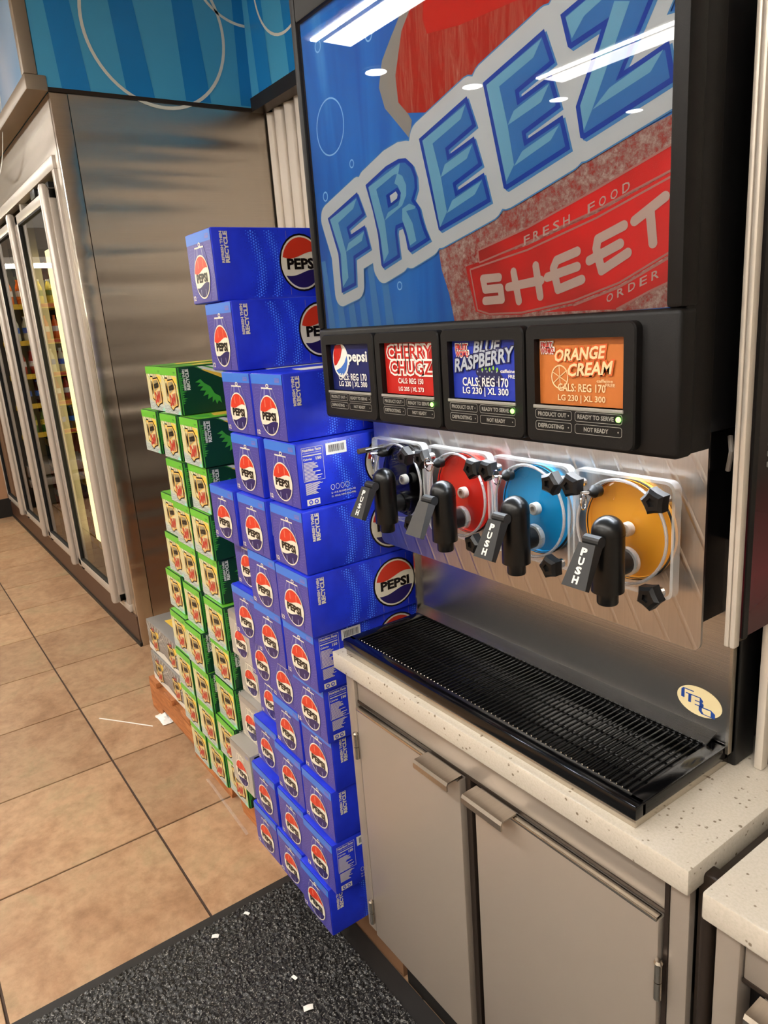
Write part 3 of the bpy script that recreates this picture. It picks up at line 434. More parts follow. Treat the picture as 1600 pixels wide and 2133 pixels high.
b = B(); b.box(-7.9, CX+.004, .785, .87, 2.502, 2.56, 'trim_taupe', .004); b.box(CX-.045, CX+.004, .785, .838, 2.56, CEIL-.001, 'trim_taupe', .004); fb(b, 'corner_trim')
b = B(); b.box(CX-.01, CX+.006, .87, 1.9, 2.501, 2.517, 'dark_trim'); fb(b, 'bottom_edge')

# ------------------------------------------------------------------ open refrigerated case on the far wall (seen in the glass)
MX = -7.42
oc = empty('open_display_case', (MX-.3, -1, 0), 'open refrigerated case with yellow price strips mirrored in the cooler doors', 'display case')
T = Matrix.Translation(-oc.location)
def ob_(bb, n, **kw): o = bb.build(n, oc, **kw); o.matrix_parent_inverse = T; return o
b = B(); b.box(-8.05, MX, -2.6, .64, 2.2, 2.5, 'merch_canopy', .01); b.box(MX-.001, MX+.02, -2.6, .64, 2.2, 2.25, 'white_print'); ob_(b, 'canopy')
b = B(); b.box(-8.05, -7.95, -2.6, .64, .0, 2.2, 'merch_dark'); b.box(-8.05, MX-.05, .6, .64, .0, 2.2, 'merch_dark'); b.box(-8.05, MX-.05, -2.6, -2.56, .0, 2.2, 'merch_dark'); ob_(b, 'case_body')
b = B(); b.box(-7.95, MX, -2.56, .6, .02, .16, 'black_base'); ob_(b, 'base')
b = B(); b.box(-7.95, MX+.01, -2.56, .62, .30, .40, 'shelf_grey', .01); b.box(-7.95, MX+.02, -2.56, .62, .20, .27, 'shelf_grey', .01); ob_(b, 'bumper_rail')
for si, z in enumerate((.48+.2, .95, 1.22, 1.52, 1.84)):
    b = B(); b.box(-7.95, MX-.05, -2.56, .6, z-.02, z, 'merch_dark'); b.box(MX-.05, MX-.035, -2.56, .6, z-.03, z+.015, 'tag_yellow'); b.box(MX-.036, MX-.034, .1, .3, z-.02, z+.01, 'tag_red'); ob_(b, 'shelf')
    for k in range(13):
        cn = cns[(si+k//3) % 6]
        put_bottle(cn, (MX-.1, .55-k*.085, z), .95, '%s soda bottles on the %s shelf of the open case, mirrored in cooler glass' % (cn, ordn[si]), '%s bottles, %s shelf of open case' % (cn, ordn[si]))
b = B(); b.box(MX-.14, MX-.08, -2.5, .55, 2.17, 2.198, 'case_led'); ob_(b, 'light_strip')

# ------------------------------------------------------------------ ceiling lights
def troffer(x, y, n):
    t = empty('ceiling_light', (x, y, CEIL), 'long white ceiling light panel, %s, %s' % ({-1.1: 'row nearest the drink machine', -2.83: 'second row from the machine', -4.4: 'row farthest from the machine', -.75: 'added row close to the cooler doors'}[y], {-3.15: 'leftmost one', -1.8: 'added, second from the left', -.6: 'middle one', .6: 'added, second from the right', 1.8: 'rightmost one', -1.0: 'middle one', 1.2: 'right one', -5.4: 'nearer one', -6.8: 'one by the far wall'}[x]), 'ceiling light', 'long ceiling light panels')
    b = B(); b.box(-.66, .66, -.17, .17, -.03, -.0005, 'lamp_body'); b.build('housing', t)
    b = B(); b.box(-.63, .63, -.14, .035, -.034, -.031, 'lamp_panel'); b.build('diffuser', t)
    b = B(); b.box(-.63, .63, .085, .12, -.040, -.031, 'lamp_tube'); b.build('lamp_tube', t)
n = 0
for y in (-1.1, -2.83, -4.4):
    for x in ((-3.15, -1.8, -.6, .6, 1.8) if y > -2 else (-3.15, -1.0, 1.2)): troffer(x, y, n); n += 1  # second and fourth panels of the first row are added for more light
troffer(-5.4, -.75, n); troffer(-6.8, -.75, n)  # unseen pair added to brighten the far floor and the open case
for y in (-1.67, -2.48, -3.35, -4.26):
    t = empty('downlight', (-4.15, y, CEIL), 'small round recessed ceiling downlight in a row of four', 'downlight', 'round downlights')
    b = B(); b.lathe([(.07, -.012), (.085, -.012), (.085, -.0005)], 24, 'lamp_body', cap=False); b.build('trim_ring', t)
    b = B(); b.lathe([(.069, -.010), (.069, -.004)], 24, 'lamp_spot'); b.build('lens', t)
# ------------------------------------------------------------------ cartons
CW, CD, CH = .134, .40, .1285
def carton_body(m, w=CW, d=CD, h=CH, bev=.0035):
    b = B(); b.box(-w, 0, 0, d, 0, h, m, bev); return b
def gable(pl, a0, a1, c0, c1, m, L):   # curved shoulders of a can
    pass
def can_face(pl, body, band, dots, grey):
    pl.rect(-CW+.002, -.002, .002, CH-.002, body, 1)
    pl.rect(-CW+.002, -.002, CH-.021, CH-.002, band, 2)
    pl.rect(-.030, -.011, CH-.0165, CH-.0085, 'p_fdot' if dots == 'p_fdot' else 'p_grey', 3)
    pl.rect(-.029, -.012, CH-.0118, CH-.0105, band, 4)
    gx, gz = -.0655, .0475
    for i, r in enumerate((.046, .050, .054, .0585, .063)):
        for k in range(46):
            t = 2*PI*(k+.5*(i % 2))/46; x = gx+r*math.cos(t); z = gz+.012+r*1.02*math.sin(t)
            if -CW+.004 < x < -.004 and .004 < z < CH-.024: pl.ell(x, z, .0008+.0001*i, .0008+.0001*i, dots, 2, 5)
    # can outline: body sides, neck, lid and pull tab
    pl.poly([(gx-.0305, .004), (gx-.033, .012), (gx-.033, .080), (gx-.022, .0985), (gx+.022, .0985), (gx+.033, .080), (gx+.033, .012), (gx+.0305, .004)], body, 2.5)
    for sx_ in (-1, 1):
        pl.line([(gx+sx_*.033, .062), (gx+sx_*.033, .080), (gx+sx_*.022, .0985)], .0012, grey, 3)
        pl.line([(gx+sx_*.014, .086), (gx+sx_*.011, .0975)], .0035, grey, 3)
    pl.rect(gx-.0235, gx+.0235, .0985, .1012, 'p_white' if grey == 'p_grey' else grey, 4)
    pl.ring(gx+.003, .1045, .006, .0042, .0022, 'p_white', 4, 14)
    globe(pl, gx, gz, .0395, 5, False, .05)
    for x_, w_ in ((-.012, .0022), (.013, .0018)): # highlights printed on the can
        pl.rect(gx+x_-w_, gx+x_+w_, gz+.016, gz+.031, 'p_shine', 6.5); pl.rect(gx+x_-w_*.6, gx+x_+w_*.6, gz-.034, gz-.022, 'p_grey', 6.5)
    pl.text('12', -CW+.007, .007, .013, .009, 'p_white', 3, .04)
def refresh(pl, c='p_white', a=.016):
    pl.text('REFRESH THEN', a+.0075, CH-.062, .055, .0062, c, 4, .05, eu=(0, 1), ev=(-1, 0))
    pl.text('RECYCLE', a+.0185, CH-.062, .055, .0095, c, 4, .05, eu=(0, 1), ev=(-1, 0))
def side_dots(pl, y0, y1, seed):
    for i in range(int((y1-y0)/.0052)):
        for j in range(24):
            a = y0+i*.0052; c = .005+j*.0052+(.0026 if i % 2 else 0)
            if c > CH-.005: continue
            ph = 30*c+seed; band = min(abs(a-(q+.013*math.sin(ph))) for q in (.092, .132, .262, .300, .345))
            if math.hypot(a-.20, c-.064) < .055: continue
            if band < .0125: r = .0021*(1-band/.019); pl.ell(a, c, r, r, 'p_dot', 1, 6)
            elif band < .026 and (i+j) % 2: pl.ell(a, c, .0009, .0009, 'p_ddot', 1, 5)
def nutrition(pl, c='p_white'):
    x0, x1 = .012, .052
    pl.line([(x0-.002, CH-.010), (x1+.003, CH-.010), (x1+.003, CH-.075), (x0-.002, CH-.075), (x0-.002, CH-.010)], .0007, c, 3)
    pl.text('Nutrition Facts', x0, CH-.0175, x1-x0, .0055, c, 3, .04)
    pl.rect(x0, x1, CH-.0265, CH-.0245, c, 3); pl.rect(x0, x1, CH-.021, CH-.0203, c, 3)
    pl.text('Calories', x0, CH-.0345, .019, .0042, c, 3, .03); pl.text('150', x1-.013, CH-.0355, .012, .0062, c, 3, .04)
    r_ = random.Random(3)
    for k in range(14): pl.rect(x0, x0+.018+r_.random()*.02, CH-.040-k*.0026, CH-.0386-k*.0026, c, 3)
    for k in range(12): pl.rect(x0, x1-.012*r_.random()-k*.0012, CH-.080-k*.0019, CH-.0790-k*.0019, c, 3)
    pl.rect(x0, x0+.028, .006, .018, c, 3); pl.ring(x0+.008, .012, .0045, .0045, .002, 'p_blue', 4, 10); pl.ring(x0+.020, .012, .0045, .0045, .002, 'p_blue', 4, 10)
    pl.rect(.062, .108, CH-.031, CH-.008, 'paper_white', 3)
    for k in range(17): pl.rect(.068+k*.0021, .068+k*.0021+.0006+.0007*r_.random(), CH-.026, CH-.012, 'p_ink', 4)
    pl.text('12 - 12 FL OZ CANS (144 FL OZ)', .066, .019, .055, .0042, c, 3, .03)
    pl.text('12 - 355 mL CANS (4.26 LITER)', .066, .012, .055, .0042, c, 3, .03)
    for k in range(4): pl.ring(.070+k*.011, .033, .0045, .0058, .0009, c, 3, 12)
def top_marks(b, m, hole):
    pt = Pl(b, (0, 0, CH), (1, 0, 0), (0, 1, 0), (0, 0, 1))
    pt.poly([(-.10, .075), (-.035, .060), (-.035, .20), (-.10, .20)], hole, 1)
def cola(kind):
    b = carton_body('p_blue'); pe = Pl(b, (0, 0, 0), (1, 0, 0), (0, 0, 1), (0, -1, 0)); ps = Pl(b, (0, 0, 0), (0, 1, 0), (0, 0, 1), (1, 0, 0))
    can_face(pe, 'p_face', 'p_band', 'p_fdot', 'p_grey')
    side_dots(ps, .040 if kind == 'A' else .062, .39, 0 if kind == 'A' else 1)
    if kind == 'A': refresh(ps)
    else: nutrition(ps)
    globe(ps, .20, CH*.5, .050, 3, True, .045)
    for x_ in (.168, .232): ps.rect(x_-.0006, x_+.0006, .006, CH-.006, 'p_fdot', 2)
    if kind == 'A': top_marks(b, 'p_blue', 'paper_white')
    return b.build('cola_carton')
def diet_cola():
    b = carton_body('p_silver'); pe = Pl(b, (0, 0, 0), (1, 0, 0), (0, 0, 1), (0, -1, 0)); ps = Pl(b, (0, 0, 0), (0, 1, 0), (0, 0, 1), (1, 0, 0))
    can_face(pe, 'p_sface', 'p_silver', 'p_silver', 'p_white'); ps.rect(.012, .39, .006, CH-.006, 'p_ink', 1); ps.rect(.02, .39, .01, CH-.01, 'p_silver', 2)
    globe(ps, .20, CH*.5, .05, 3, True, .045); top_marks(b, 'p_silver', 'hole_black')
    return b.build('diet_cola_carton')
def plaque(pl, gx, gz, s, dark, red, gold, extra=None):
    q = lambda pts: [(gx+x*s, gz+z*s) for x, z in pts]
    pl.poly(q([(-.030, -.018), (-.016, -.022), (-.016, -.030), (.000, -.038), (.012, -.030), (.032, -.026), (.033, .020), (.020, .034), (-.012, .031), (-.012, .036), (-.031, .036), (-.033, .0)]), 'p_ink', 3)
    pl.poly(q([(-.028, -.015), (-.014, -.019), (-.014, -.028), (.000, -.034), (.012, -.027), (.030, -.023), (.031, .018), (.019, .031), (-.013, .028), (-.013, .033), (-.029, .033), (-.031, .0)]), gold, 4)
    pl.poly(q([(-.010, -.001), (.028, .014), (.018, .028), (-.011, .025)]), dark, 5)
    pl.poly(q([(-.027, -.010), (-.016, -.014), (-.016, .028), (-.027, .028)]), 'd_cream', 5)
    pl.poly(q([(-.011, -.026), (.000, -.031), (.011, -.024), (.028, -.020), (.028, .012), (-.011, -.005)]), 'd_cream', 5)
    pl.text('DeW', gx-.0105*s, gz-.0275*s, .0375*s, .0265*s, 'd_red', 7, .06, ev=(0, 1), eu=(1, .12))
    pl.text('M', gx-.0265*s, gz-.006*s, .010*s, .030*s, 'p_ink', 6, .05)
    pl.text('ountain', gx-.009*s, gz+.006*s, .031*s, .015*s, 'p_ink', 6, .05, eu=(1, .16))
    if extra: pl.text(extra, gx-.012*s, gz+.034*s, .026*s, .010*s, 'd_red', 6, .05)
def dew():
    b = carton_body('d_green'); pe = Pl(b, (0, 0, 0), (1, 0, 0), (0, 0, 1), (0, -1, 0)); ps = Pl(b, (0, 0, 0), (0, 1, 0), (0, 0, 1), (1, 0, 0)); pt = Pl(b, (0, 0, CH), (1, 0, 0), (0, 1, 0), (0, 0, 1))
    pt.rect(-CW+.002, -.002, .002, CD-.002, 'd_lime', 1); pt.poly([(-.10, .075), (-.035, .060), (-.035, .20), (-.10, .20)], 'd_yellow', 2)
    pt.poly([(-.11, .02), (-.05, .018), (-.02, .05), (-.07, .055)], 'd_leaf', 2)
    pe.rect(-CW+.002, -.002, .002, CH-.002, 'd_cream', 1); pe.rect(-CW+.001, -.001, CH-.022, CH-.001, 'd_lime', 3)
    pe.rect(-.028, -.012, CH-.0135, CH-.0122, 'd_green', 4); pe.rect(-.026, -.014, CH-.0165, CH-.0155, 'd_green', 4)
    pe.rect(-.006, -.001, .002, CH-.022, 'd_leaf', 3)
    for k in range(5):
        x = -.128+k*.012; pe.poly([(x, CH-.022), (x+.006, CH-.022), (-.070+k*.004, .070), (-.075+k*.003, .068)], 'd_ray' if k % 2 == 0 else 'd_white', 2)
    pe.poly([(-.045, CH-.022), (-.010, CH-.028), (-.008, .085), (-.035, .088)], 'd_yellow', 2)
    for x_ in (-.082, -.062): pe.poly([(x_, .085), (x_, .105), (x_+.004, .110), (x_+.013, .110), (x_+.016, .105), (x_+.016, .085)], 'd_olive', 2.4); pe.poly([(x_+.002, .085), (x_+.002, .104), (x_+.006, .108), (x_+.011, .108), (x_+.014, .104), (x_+.014, .085)], 'd_cream', 2.6)
    # gnarled tree, then waves
    pe.poly([(-.100, .050), (-.075, .034), (-.055, .014), (-.040, .026), (-.020, .024), (-.014, .040), (-.020, .060)], 'd_brown', 2)
    pe.poly([(-.132, .002), (-.132, .034), (-.115, .030), (-.095, .026), (-.072, .018), (-.058, .012), (-.045, .018), (-.038, .028), (-.030, .026), (-.022, .018), (-.010, .020), (-.006, .002)], 'd_wave', 2.8)
    for k in range(4): pe.line([(-.13+.007*i, .006+k*.006+.0025*math.sin(i*1.1+k)-.0008*i*(k > 1)) for i in range(0, 17)], .0011, 'd_wave2', 3)
    pe.poly([(-.030, .002), (-.020, .012), (-.008, .010), (-.008, .002)], 'd_teal', 3.3)
    for k in range(5): pe.rect(-.013, -.008, .045+k*.009, .050+k*.009, 'd_yellow', 3)
    plaque(pe, -.062, .056, 1.25, 'd_olive', 'd_red', 'd_gold')
    # side: mountains, stripes and trees
    def cl(pts): return [(a, min(max(c, .002), CH-.002)) for a, c in pts]
    ps.poly([(.045, CH-.003), (.39, CH-.003), (.39, .05), (.20, .055), (.13, .085)], 'd_leaf', 1)
    ps.poly([(.055, CH-.003), (.10, CH-.003), (.19, .085), (.17, .075), (.12, .09)], 'd_white', 2)
    ps.poly([(.07, CH-.003), (.08, CH-.003), (.185, .092), (.18, .089)], 'd_leaf', 2.5)
    ps.poly([(.058, CH-.012), (.075, CH-.012), (.16, .088), (.15, .078), (.12, .085)], 'd_yellow', 3)
    ps.poly([(.03, CH-.003), (.048, CH-.003), (.13, .085), (.20, .062), (.30, .03), (.30, .002), (.006, .002), (.006, .11)], 'd_green', 3.5)
    leaf = [(.045, .085), (.060, .092), (.070, .080), (.085, .070), (.095, .050), (.110, .040), (.112, .022), (.104, .030), (.098, .020), (.094, .034), (.086, .026), (.088, .042), (.074, .036), (.078, .050), (.062, .046), (.072, .060), (.055, .062), (.066, .072), (.050, .074), (.060, .082)]
    ps.poly(leaf, 'd_leaf', 4); ps.poly([(a+.11, c+.01) for a, c in leaf], 'd_lime', 4); ps.poly([(.39-a*.9, c) for a, c in leaf], 'd_leaf', 4)
    ps.line([(.135, .10), (.165, .115)], .003, 'd_gold', 4); ps.line([(.16, .10), (.17, .03)], .004, 'd_teal', 4)
    ps.rect(.002, .005, .002, CH-.002, 'd_leaf', 5)
    for k in range(14): ps.poly([(.006, .03+k*.006), (.012+.004*((k*7) % 3), .033+k*.006), (.006, .036+k*.006)], 'd_leaf', 4)
    refresh(ps, 'd_white', .012)
    return b.build('citrus_soda_carton')
def diet_dew():
    w, d, h = .385, .27, .1285
    b = B(); b.box(-w, 0, 0, d, 0, h, 's_silver', .0035); pe = Pl(b, (0, 0, 0), (1, 0, 0), (0, 0, 1), (0, -1, 0)); pt = Pl(b, (0, 0, h), (1, 0, 0), (0, 1, 0), (0, 0, 1))
    for c in (-.30, -.10):
        for k in range(22):
            t = PI*(.05+k*.9/21); x = c+.085*math.cos(t)*1.6; z = .045+.085*math.sin(t)*1.3
            x = min(max(x, -w+.004), -.004); z = min(z, h-.004)
            pe.poly([(c, .045), (x-.003, z), (x+.003, z)], 's_ray' if k % 2 else 's_dark', 1)
        pe.poly([(c+.02, h-.025), (c+.06, h-.02), (c+.055, h-.045), (c+.03, h-.05)], 'd_yellow', 2)
    pe.poly([(-w+.004, .004), (-w+.004, .035), (-.30, .02), (-.2, .034), (-.1, .018), (-.004, .030), (-.004, .004)], 's_ray', 2)
    plaque(pe, -.30, .058, 1.25, 'd_olive', 'd_red', 'd_gold', 'DIET'); plaque(pe, -.10, .058, 1.25, 'd_olive', 'd_red', 'd_gold', 'DIET')
    for k in range(5): pt.poly([(-.30+k*.03, .05+k*.004), (-.28+k*.03, .05+k*.004), (-.275+k*.03, .095), (-.292+k*.03, .095)], 'd_yellow', 2)
    pt.text('ZERO', -.30, .048, .17, .05, 'd_yellow', 3, .06)
    pt.poly([(-.25, .14), (-.20, .12), (-.22, .15), (-.17, .16), (-.21, .18)], 's_ray', 2)
    return b.build('diet_citrus_soda_case')
cart = {'A': cola('A'), 'N': cola('B'), 'G': diet_cola(), 'D': dew(), 'S': diet_dew()}
usedc = set()
ZR = [.1405, .267, .397, .526, .654, .782, .910, 1.037, 1.163, 1.289, 1.416, 1.556, 1.699]
ORD = ['', 'bottom', 'second', 'third', 'fourth', 'fifth', 'sixth', 'seventh', 'eighth', 'ninth', 'tenth', 'eleventh', 'twelfth']
def put(kind, row, x, y, label, cat, group, rz=0.0):
    o = cart[kind] if kind not in usedc else cart[kind].copy()
    if kind in usedc: COL.objects.link(o)
    usedc.add(kind); z = ZR[row-1]; o.location = (x, y, z+.0003)
    o.scale = (1, 1, (ZR[row]-z-.0008)/CH); o.rotation_euler = (0, 0, rz); tag(o, label, cat, group)
    return o
# (layer, column from the right, x of the near edge, y of the front)
PEP = [(1, 0, -1.237, .616, 'A'), (1, 1, -1.377, .626, 'A'), (1, 2, -1.517, .628, 'A'), (2, 0, -1.212, .624, 'N'), (2, 1, -1.354, .632, 'A'), (2, 2, -1.500, .631, 'A'),
 (3, 0, -1.211, .635, 'A'), (3, 1, -1.353, .639, 'A'), (3, 2, -1.499, .652, 'A'), (4, 0, -1.205, .645, 'A'), (4, 1, -1.346, .645, 'A'), (4, 2, -1.497, .676, 'A'),
 (5, 0, -1.192, .632, 'N'), (5, 1, -1.332, .644, 'A'), (5, 2, -1.470, .655, 'A'), (6, 0, -1.180, .616, 'N'), (6, 1, -1.318, .616, 'A'), (6, 2, -1.459, .625, 'A'),
 (7, 0, -1.165, .608, 'A'), (7, 1, -1.303, .610, 'A'), (7, 2, -1.445, .640, 'A'), (8, 0, -1.168, .612, 'A'), (8, 1, -1.310, .606, 'N'), (8, 2, -1.450, .600, 'N'),
 (9, 0, -1.180, .620, 'N'), (9, 1, -1.325, .614, 'A'), (10, 0, -1.205, .620, 'A'), (10, 1, -1.343, .620, 'A'), (11, 0, -1.400, .625, 'A'), (12, 0, -1.445, .620, 'A')]
CN = ['right', 'middle', 'left']
for r, c, x, y, k in PEP:
    col = CN[c] if r < 9 else (CN[0] if c == 0 else CN[2])
    if r >= 11: lb = 'blue cola carton %s' % ('at the very top of the blue stack' if r == 12 else 'just under the topmost one of the blue stack')
    else: lb = 'blue cola carton, %s column, %s layer from the %s of the blue stack' % (col, ORD[r] if r > 1 else 'first', 'bottom')
    o = put(k, r, x, y, lb, 'carton', 'blue cola cartons in the tall stack', rnd.uniform(-.008, .008))
DEWS = [(10, 'left', -2.027, .675), (10, 'right', -1.876, .665), (9, 'left', -2.095, .665), (9, 'middle', -1.918, .660), (9, 'right', -1.762, .660),
 (8, 'left', -1.905, .655), (8, 'right', -1.767, .668), (7, 'far left', -2.060, .675), (7, 'left', -1.915, .660), (7, 'right', -1.776, .660), (6, 'left', -2.072, .672), (6, 'middle', -1.932, .665), (6, 'right', -1.785, .668),
 (5, 'left', -2.105, .667), (5, 'middle', -1.935, .660), (5, 'right', -1.765, .658), (4, 'left', -2.076, .651), (4, 'middle', -1.936, .647), (4, 'right', -1.786, .668),
 (3, 'left', -2.068, .646), (3, 'middle', -1.930, .650), (3, 'right', -1.788, .666), (2, 'left', -2.075, .649), (2, 'middle', -1.937, .652), (2, 'right', -1.800, .656),
 (1, 'left', -2.052, .653), (1, 'middle', -1.920, .657), (1, 'right', -1.784, .665)]
for r, c, x, y in DEWS:
    put('D', r, x, y, 'green citrus soda carton, %s column, %s layer from the bottom of the green stack' % (c, ORD[r] if r > 1 else 'first'), 'carton', 'green citrus soda cartons in the back stack', rnd.uniform(-.008, .008))
for i, (r, x, y) in enumerate([(2, -1.648, .633), (3, -1.636, .672), (4, -1.640, .690), (5, -1.622, .668)]):
    put('G', r, x, y, ['silver diet cola carton with dark opening, lowest of the silver column', 'silver diet cola carton, second up in the silver column', 'silver diet cola carton, third up in the silver column', 'silver diet cola carton, topmost of the silver column between the stacks'][i], 'carton', 'silver diet cola cartons', rnd.uniform(-.006, .006))
put('G', 1, -1.640, .775, 'silver diet cola carton set back at pallet level under the silver column', 'carton', 'silver diet cola cartons')
o = put('S', 1, -2.44, .728, 'lower silver diet citrus soda case at the far left end of the pallet', 'carton', 'silver diet citrus soda cases')
o = put('S', 2, -2.46, .735, 'upper silver diet citrus soda case beside the green stack', 'carton', 'silver diet citrus soda cases')

# ------------------------------------------------------------------ pallets
def pallet(x0, x1, y0, y1, label, mtl='wood', cuts=()):
    p = empty('pallet', ((x0+x1)/2, (y0+y1)/2, 0), label, 'pallet'); T = Matrix.Translation(-p.location)
    def add(b, n): o = b.build(n, p); o.matrix_parent_inverse = T
    n = 7; w = (x1-x0)/n
    for yy in (y0, (y0+y1)/2-.02, y1-.04):
        b = B()
        pts = [(x0, .0016)]+[q for a_, c_ in cuts for q in ((a_, .0016), (a_+.015, .045), (c_-.015, .045), (c_, .0016))]+[(x1, .0016), (x1, .118), (x0, .118)]
        b.prism(pts, yy, yy+.038, mtl); add(b, 'stringer')
    for k in range(n):
        b = B(); a = x0+k*(x1-x0-.09)/(n-1); b.box(a, a+.09, y0, y1, .1185, .1400, mtl, .002); add(b, 'deck_board')
    for k in range(3):
        b = B(); a = x0+k*(x1-x0-.09)/2; b.box(a, a+.09, y0+.04, (y0+y1)/2-.021, .0018, .0215, mtl, .002); add(b, 'bottom_board')
pallet(-2.86, -1.665, .712, 1.70, 'orange wooden pallet under the green and silver soda cartons', cuts=[(-2.74, -2.38), (-2.06, -1.97)])
pallet(-1.655, -1.158, .748, 1.70, 'brown wooden pallet under the blue cola cartons beside the cabinet', 'wood_dark')

# ------------------------------------------------------------------ floor mat and litter
mt = empty('floor_mat', (-.1, -.4, 0), 'black looped rubber backed mat with flat border in front of the cabinet', 'mat'); T = Matrix.Translation(-mt.location)
x0, x1, y0, y1 = -1.625, 1.2, -1.6, .744
b = B(); c = .04
pts = [(x0, y0), (x1, y0), (x1, y1), (x0+c, y1), (x0+.012, y1-.012), (x0, y1-c)]
n = len(pts); b.add([(x, y, .0016) for x, y in pts]+[(x, y, .006) for x, y in pts], [tuple(range(n-1, -1, -1)), tuple(range(n, 2*n))]+[(i, (i+1) % n, (i+1) % n+n, i+n) for i in range(n)], 'mat_border')
o = b.build('border', mt); o.matrix_parent_inverse = T
b = B(); px0, px1, py0, py1 = x0+.028, -.55, -.20, y1-.045; st = .0036
nx = int((px1-px0)/st); ny = int((py1-py0)/st); r_ = random.Random(1)
hh = [[.0065+.0055*r_.random()**1.5 for j in range(ny+1)] for i in range(nx+1)]
b.add([(px0+i*st+r_.uniform(-1, 1)*st*.3, py0+j*st+r_.uniform(-1, 1)*st*.3, hh[i][j]) for i in range(nx+1) for j in range(ny+1)], [(i*(ny+1)+j, (i+1)*(ny+1)+j, (i+1)*(ny+1)+j+1, i*(ny+1)+j+1) for i in range(nx) for j in range(ny)], 'mat_black')
o = b.build('looped_pile', mt, kind='stuff', ang=60); o.matrix_parent_inverse = T
b = B(); b.box(-.55, x1-.03, y0+.03, y1-.045, .006, .0095, 'mat_black'); b.box(px0, -.55, y0+.03, -.2, .006, .0095, 'mat_black'); o = b.build('far_pile', mt, kind='stuff'); o.matrix_parent_inverse = T
def scrap(x, y, z, w, h, a, label, name='paper_scrap', m='paper_white'):
    b = B(); q = [(-w/2, -h/2, 0), (0, -h/2, .002), (w/2, -h*.4, .0005), (w/2, h/2, .001), (0, h*.45, .003), (-w/2, h/2, 0)]
    b.add(q+[(p[0], p[1], p[2]+.0008) for p in q], [(0, 1, 4, 5), (1, 2, 3, 4), (6, 11, 10, 7), (7, 10, 9, 8), (0, 6, 7, 1), (1, 7, 8, 2), (2, 8, 9, 3), (3, 9, 10, 4), (4, 10, 11, 5), (5, 11, 6, 0)], m)
    o = b.build(name, loc=(x, y, z)); o.rotation_euler = (0, 0, a); tag(o, label, 'litter', 'bits of litter')
scrap(-1.565, .535, .012, .016, .008, .5, 'tiny torn white paper bit at the mat edge by the blue stack')
scrap(-1.548, .440, .012, .018, .011, .9, 'white paper scrap on the mat, farthest from the cartons')
scrap(-1.312, .540, .012, .015, .008, .2, 'small pale scrap in the middle of the mat')
scrap(-1.222, .527, .012, .022, .014, 1.2, 'largest white paper scrap near the bottom of the mat')
b = B(); b.tube([(-2.915, .505, .0035), (-2.86, .545, .003), (-2.78, .60, .0035), (-2.70, .656, .003)], .0022, 'paper_white', 6); o = b.build('straw_wrapper'); tag(o, 'thin white straw wrapper lying on the tan tiles', 'litter')
b = B(); r_ = random.Random(5); n = 7
vs_ = [(-2.775+.1*i/n+.006*r_.random(), .685+.075*j/n+.006*r_.random(), .003+.028*r_.random()*math.sin(PI*i/n)*math.sin(PI*j/n)+.002) for i in range(n+1) for j in range(n+1)]
b.add(vs_, [(i*(n+1)+j, (i+1)*(n+1)+j, (i+1)*(n+1)+j+1, i*(n+1)+j+1) for i in range(n) for j in range(n)], 'paper_white'); o = b.build('crumpled_wrapper', ang=20); tag(o, 'crumpled white wrapper on the floor against the orange pallet', 'litter')
b = B(); vs_ = []; n = 16
for i in range(n+1):
    t = i/n; x = -2.22+.36*t; y = .690-.015*t; vs_ += [(x, y-.005, .002), (x+.002, y-.001, .002+.005*abs(math.sin(i*2.1))), (x, y+.004, .003+.003*(i % 2))]
b.add(vs_, [(3*i+k, 3*i+3+k, 3*i+4+k, 3*i+1+k) for i in range(n) for k in range(2)], 'film'); o = b.build('plastic_film_strip', ang=10); tag(o, 'clear crinkled strip of plastic film on the tiles beside the pallet', 'litter')
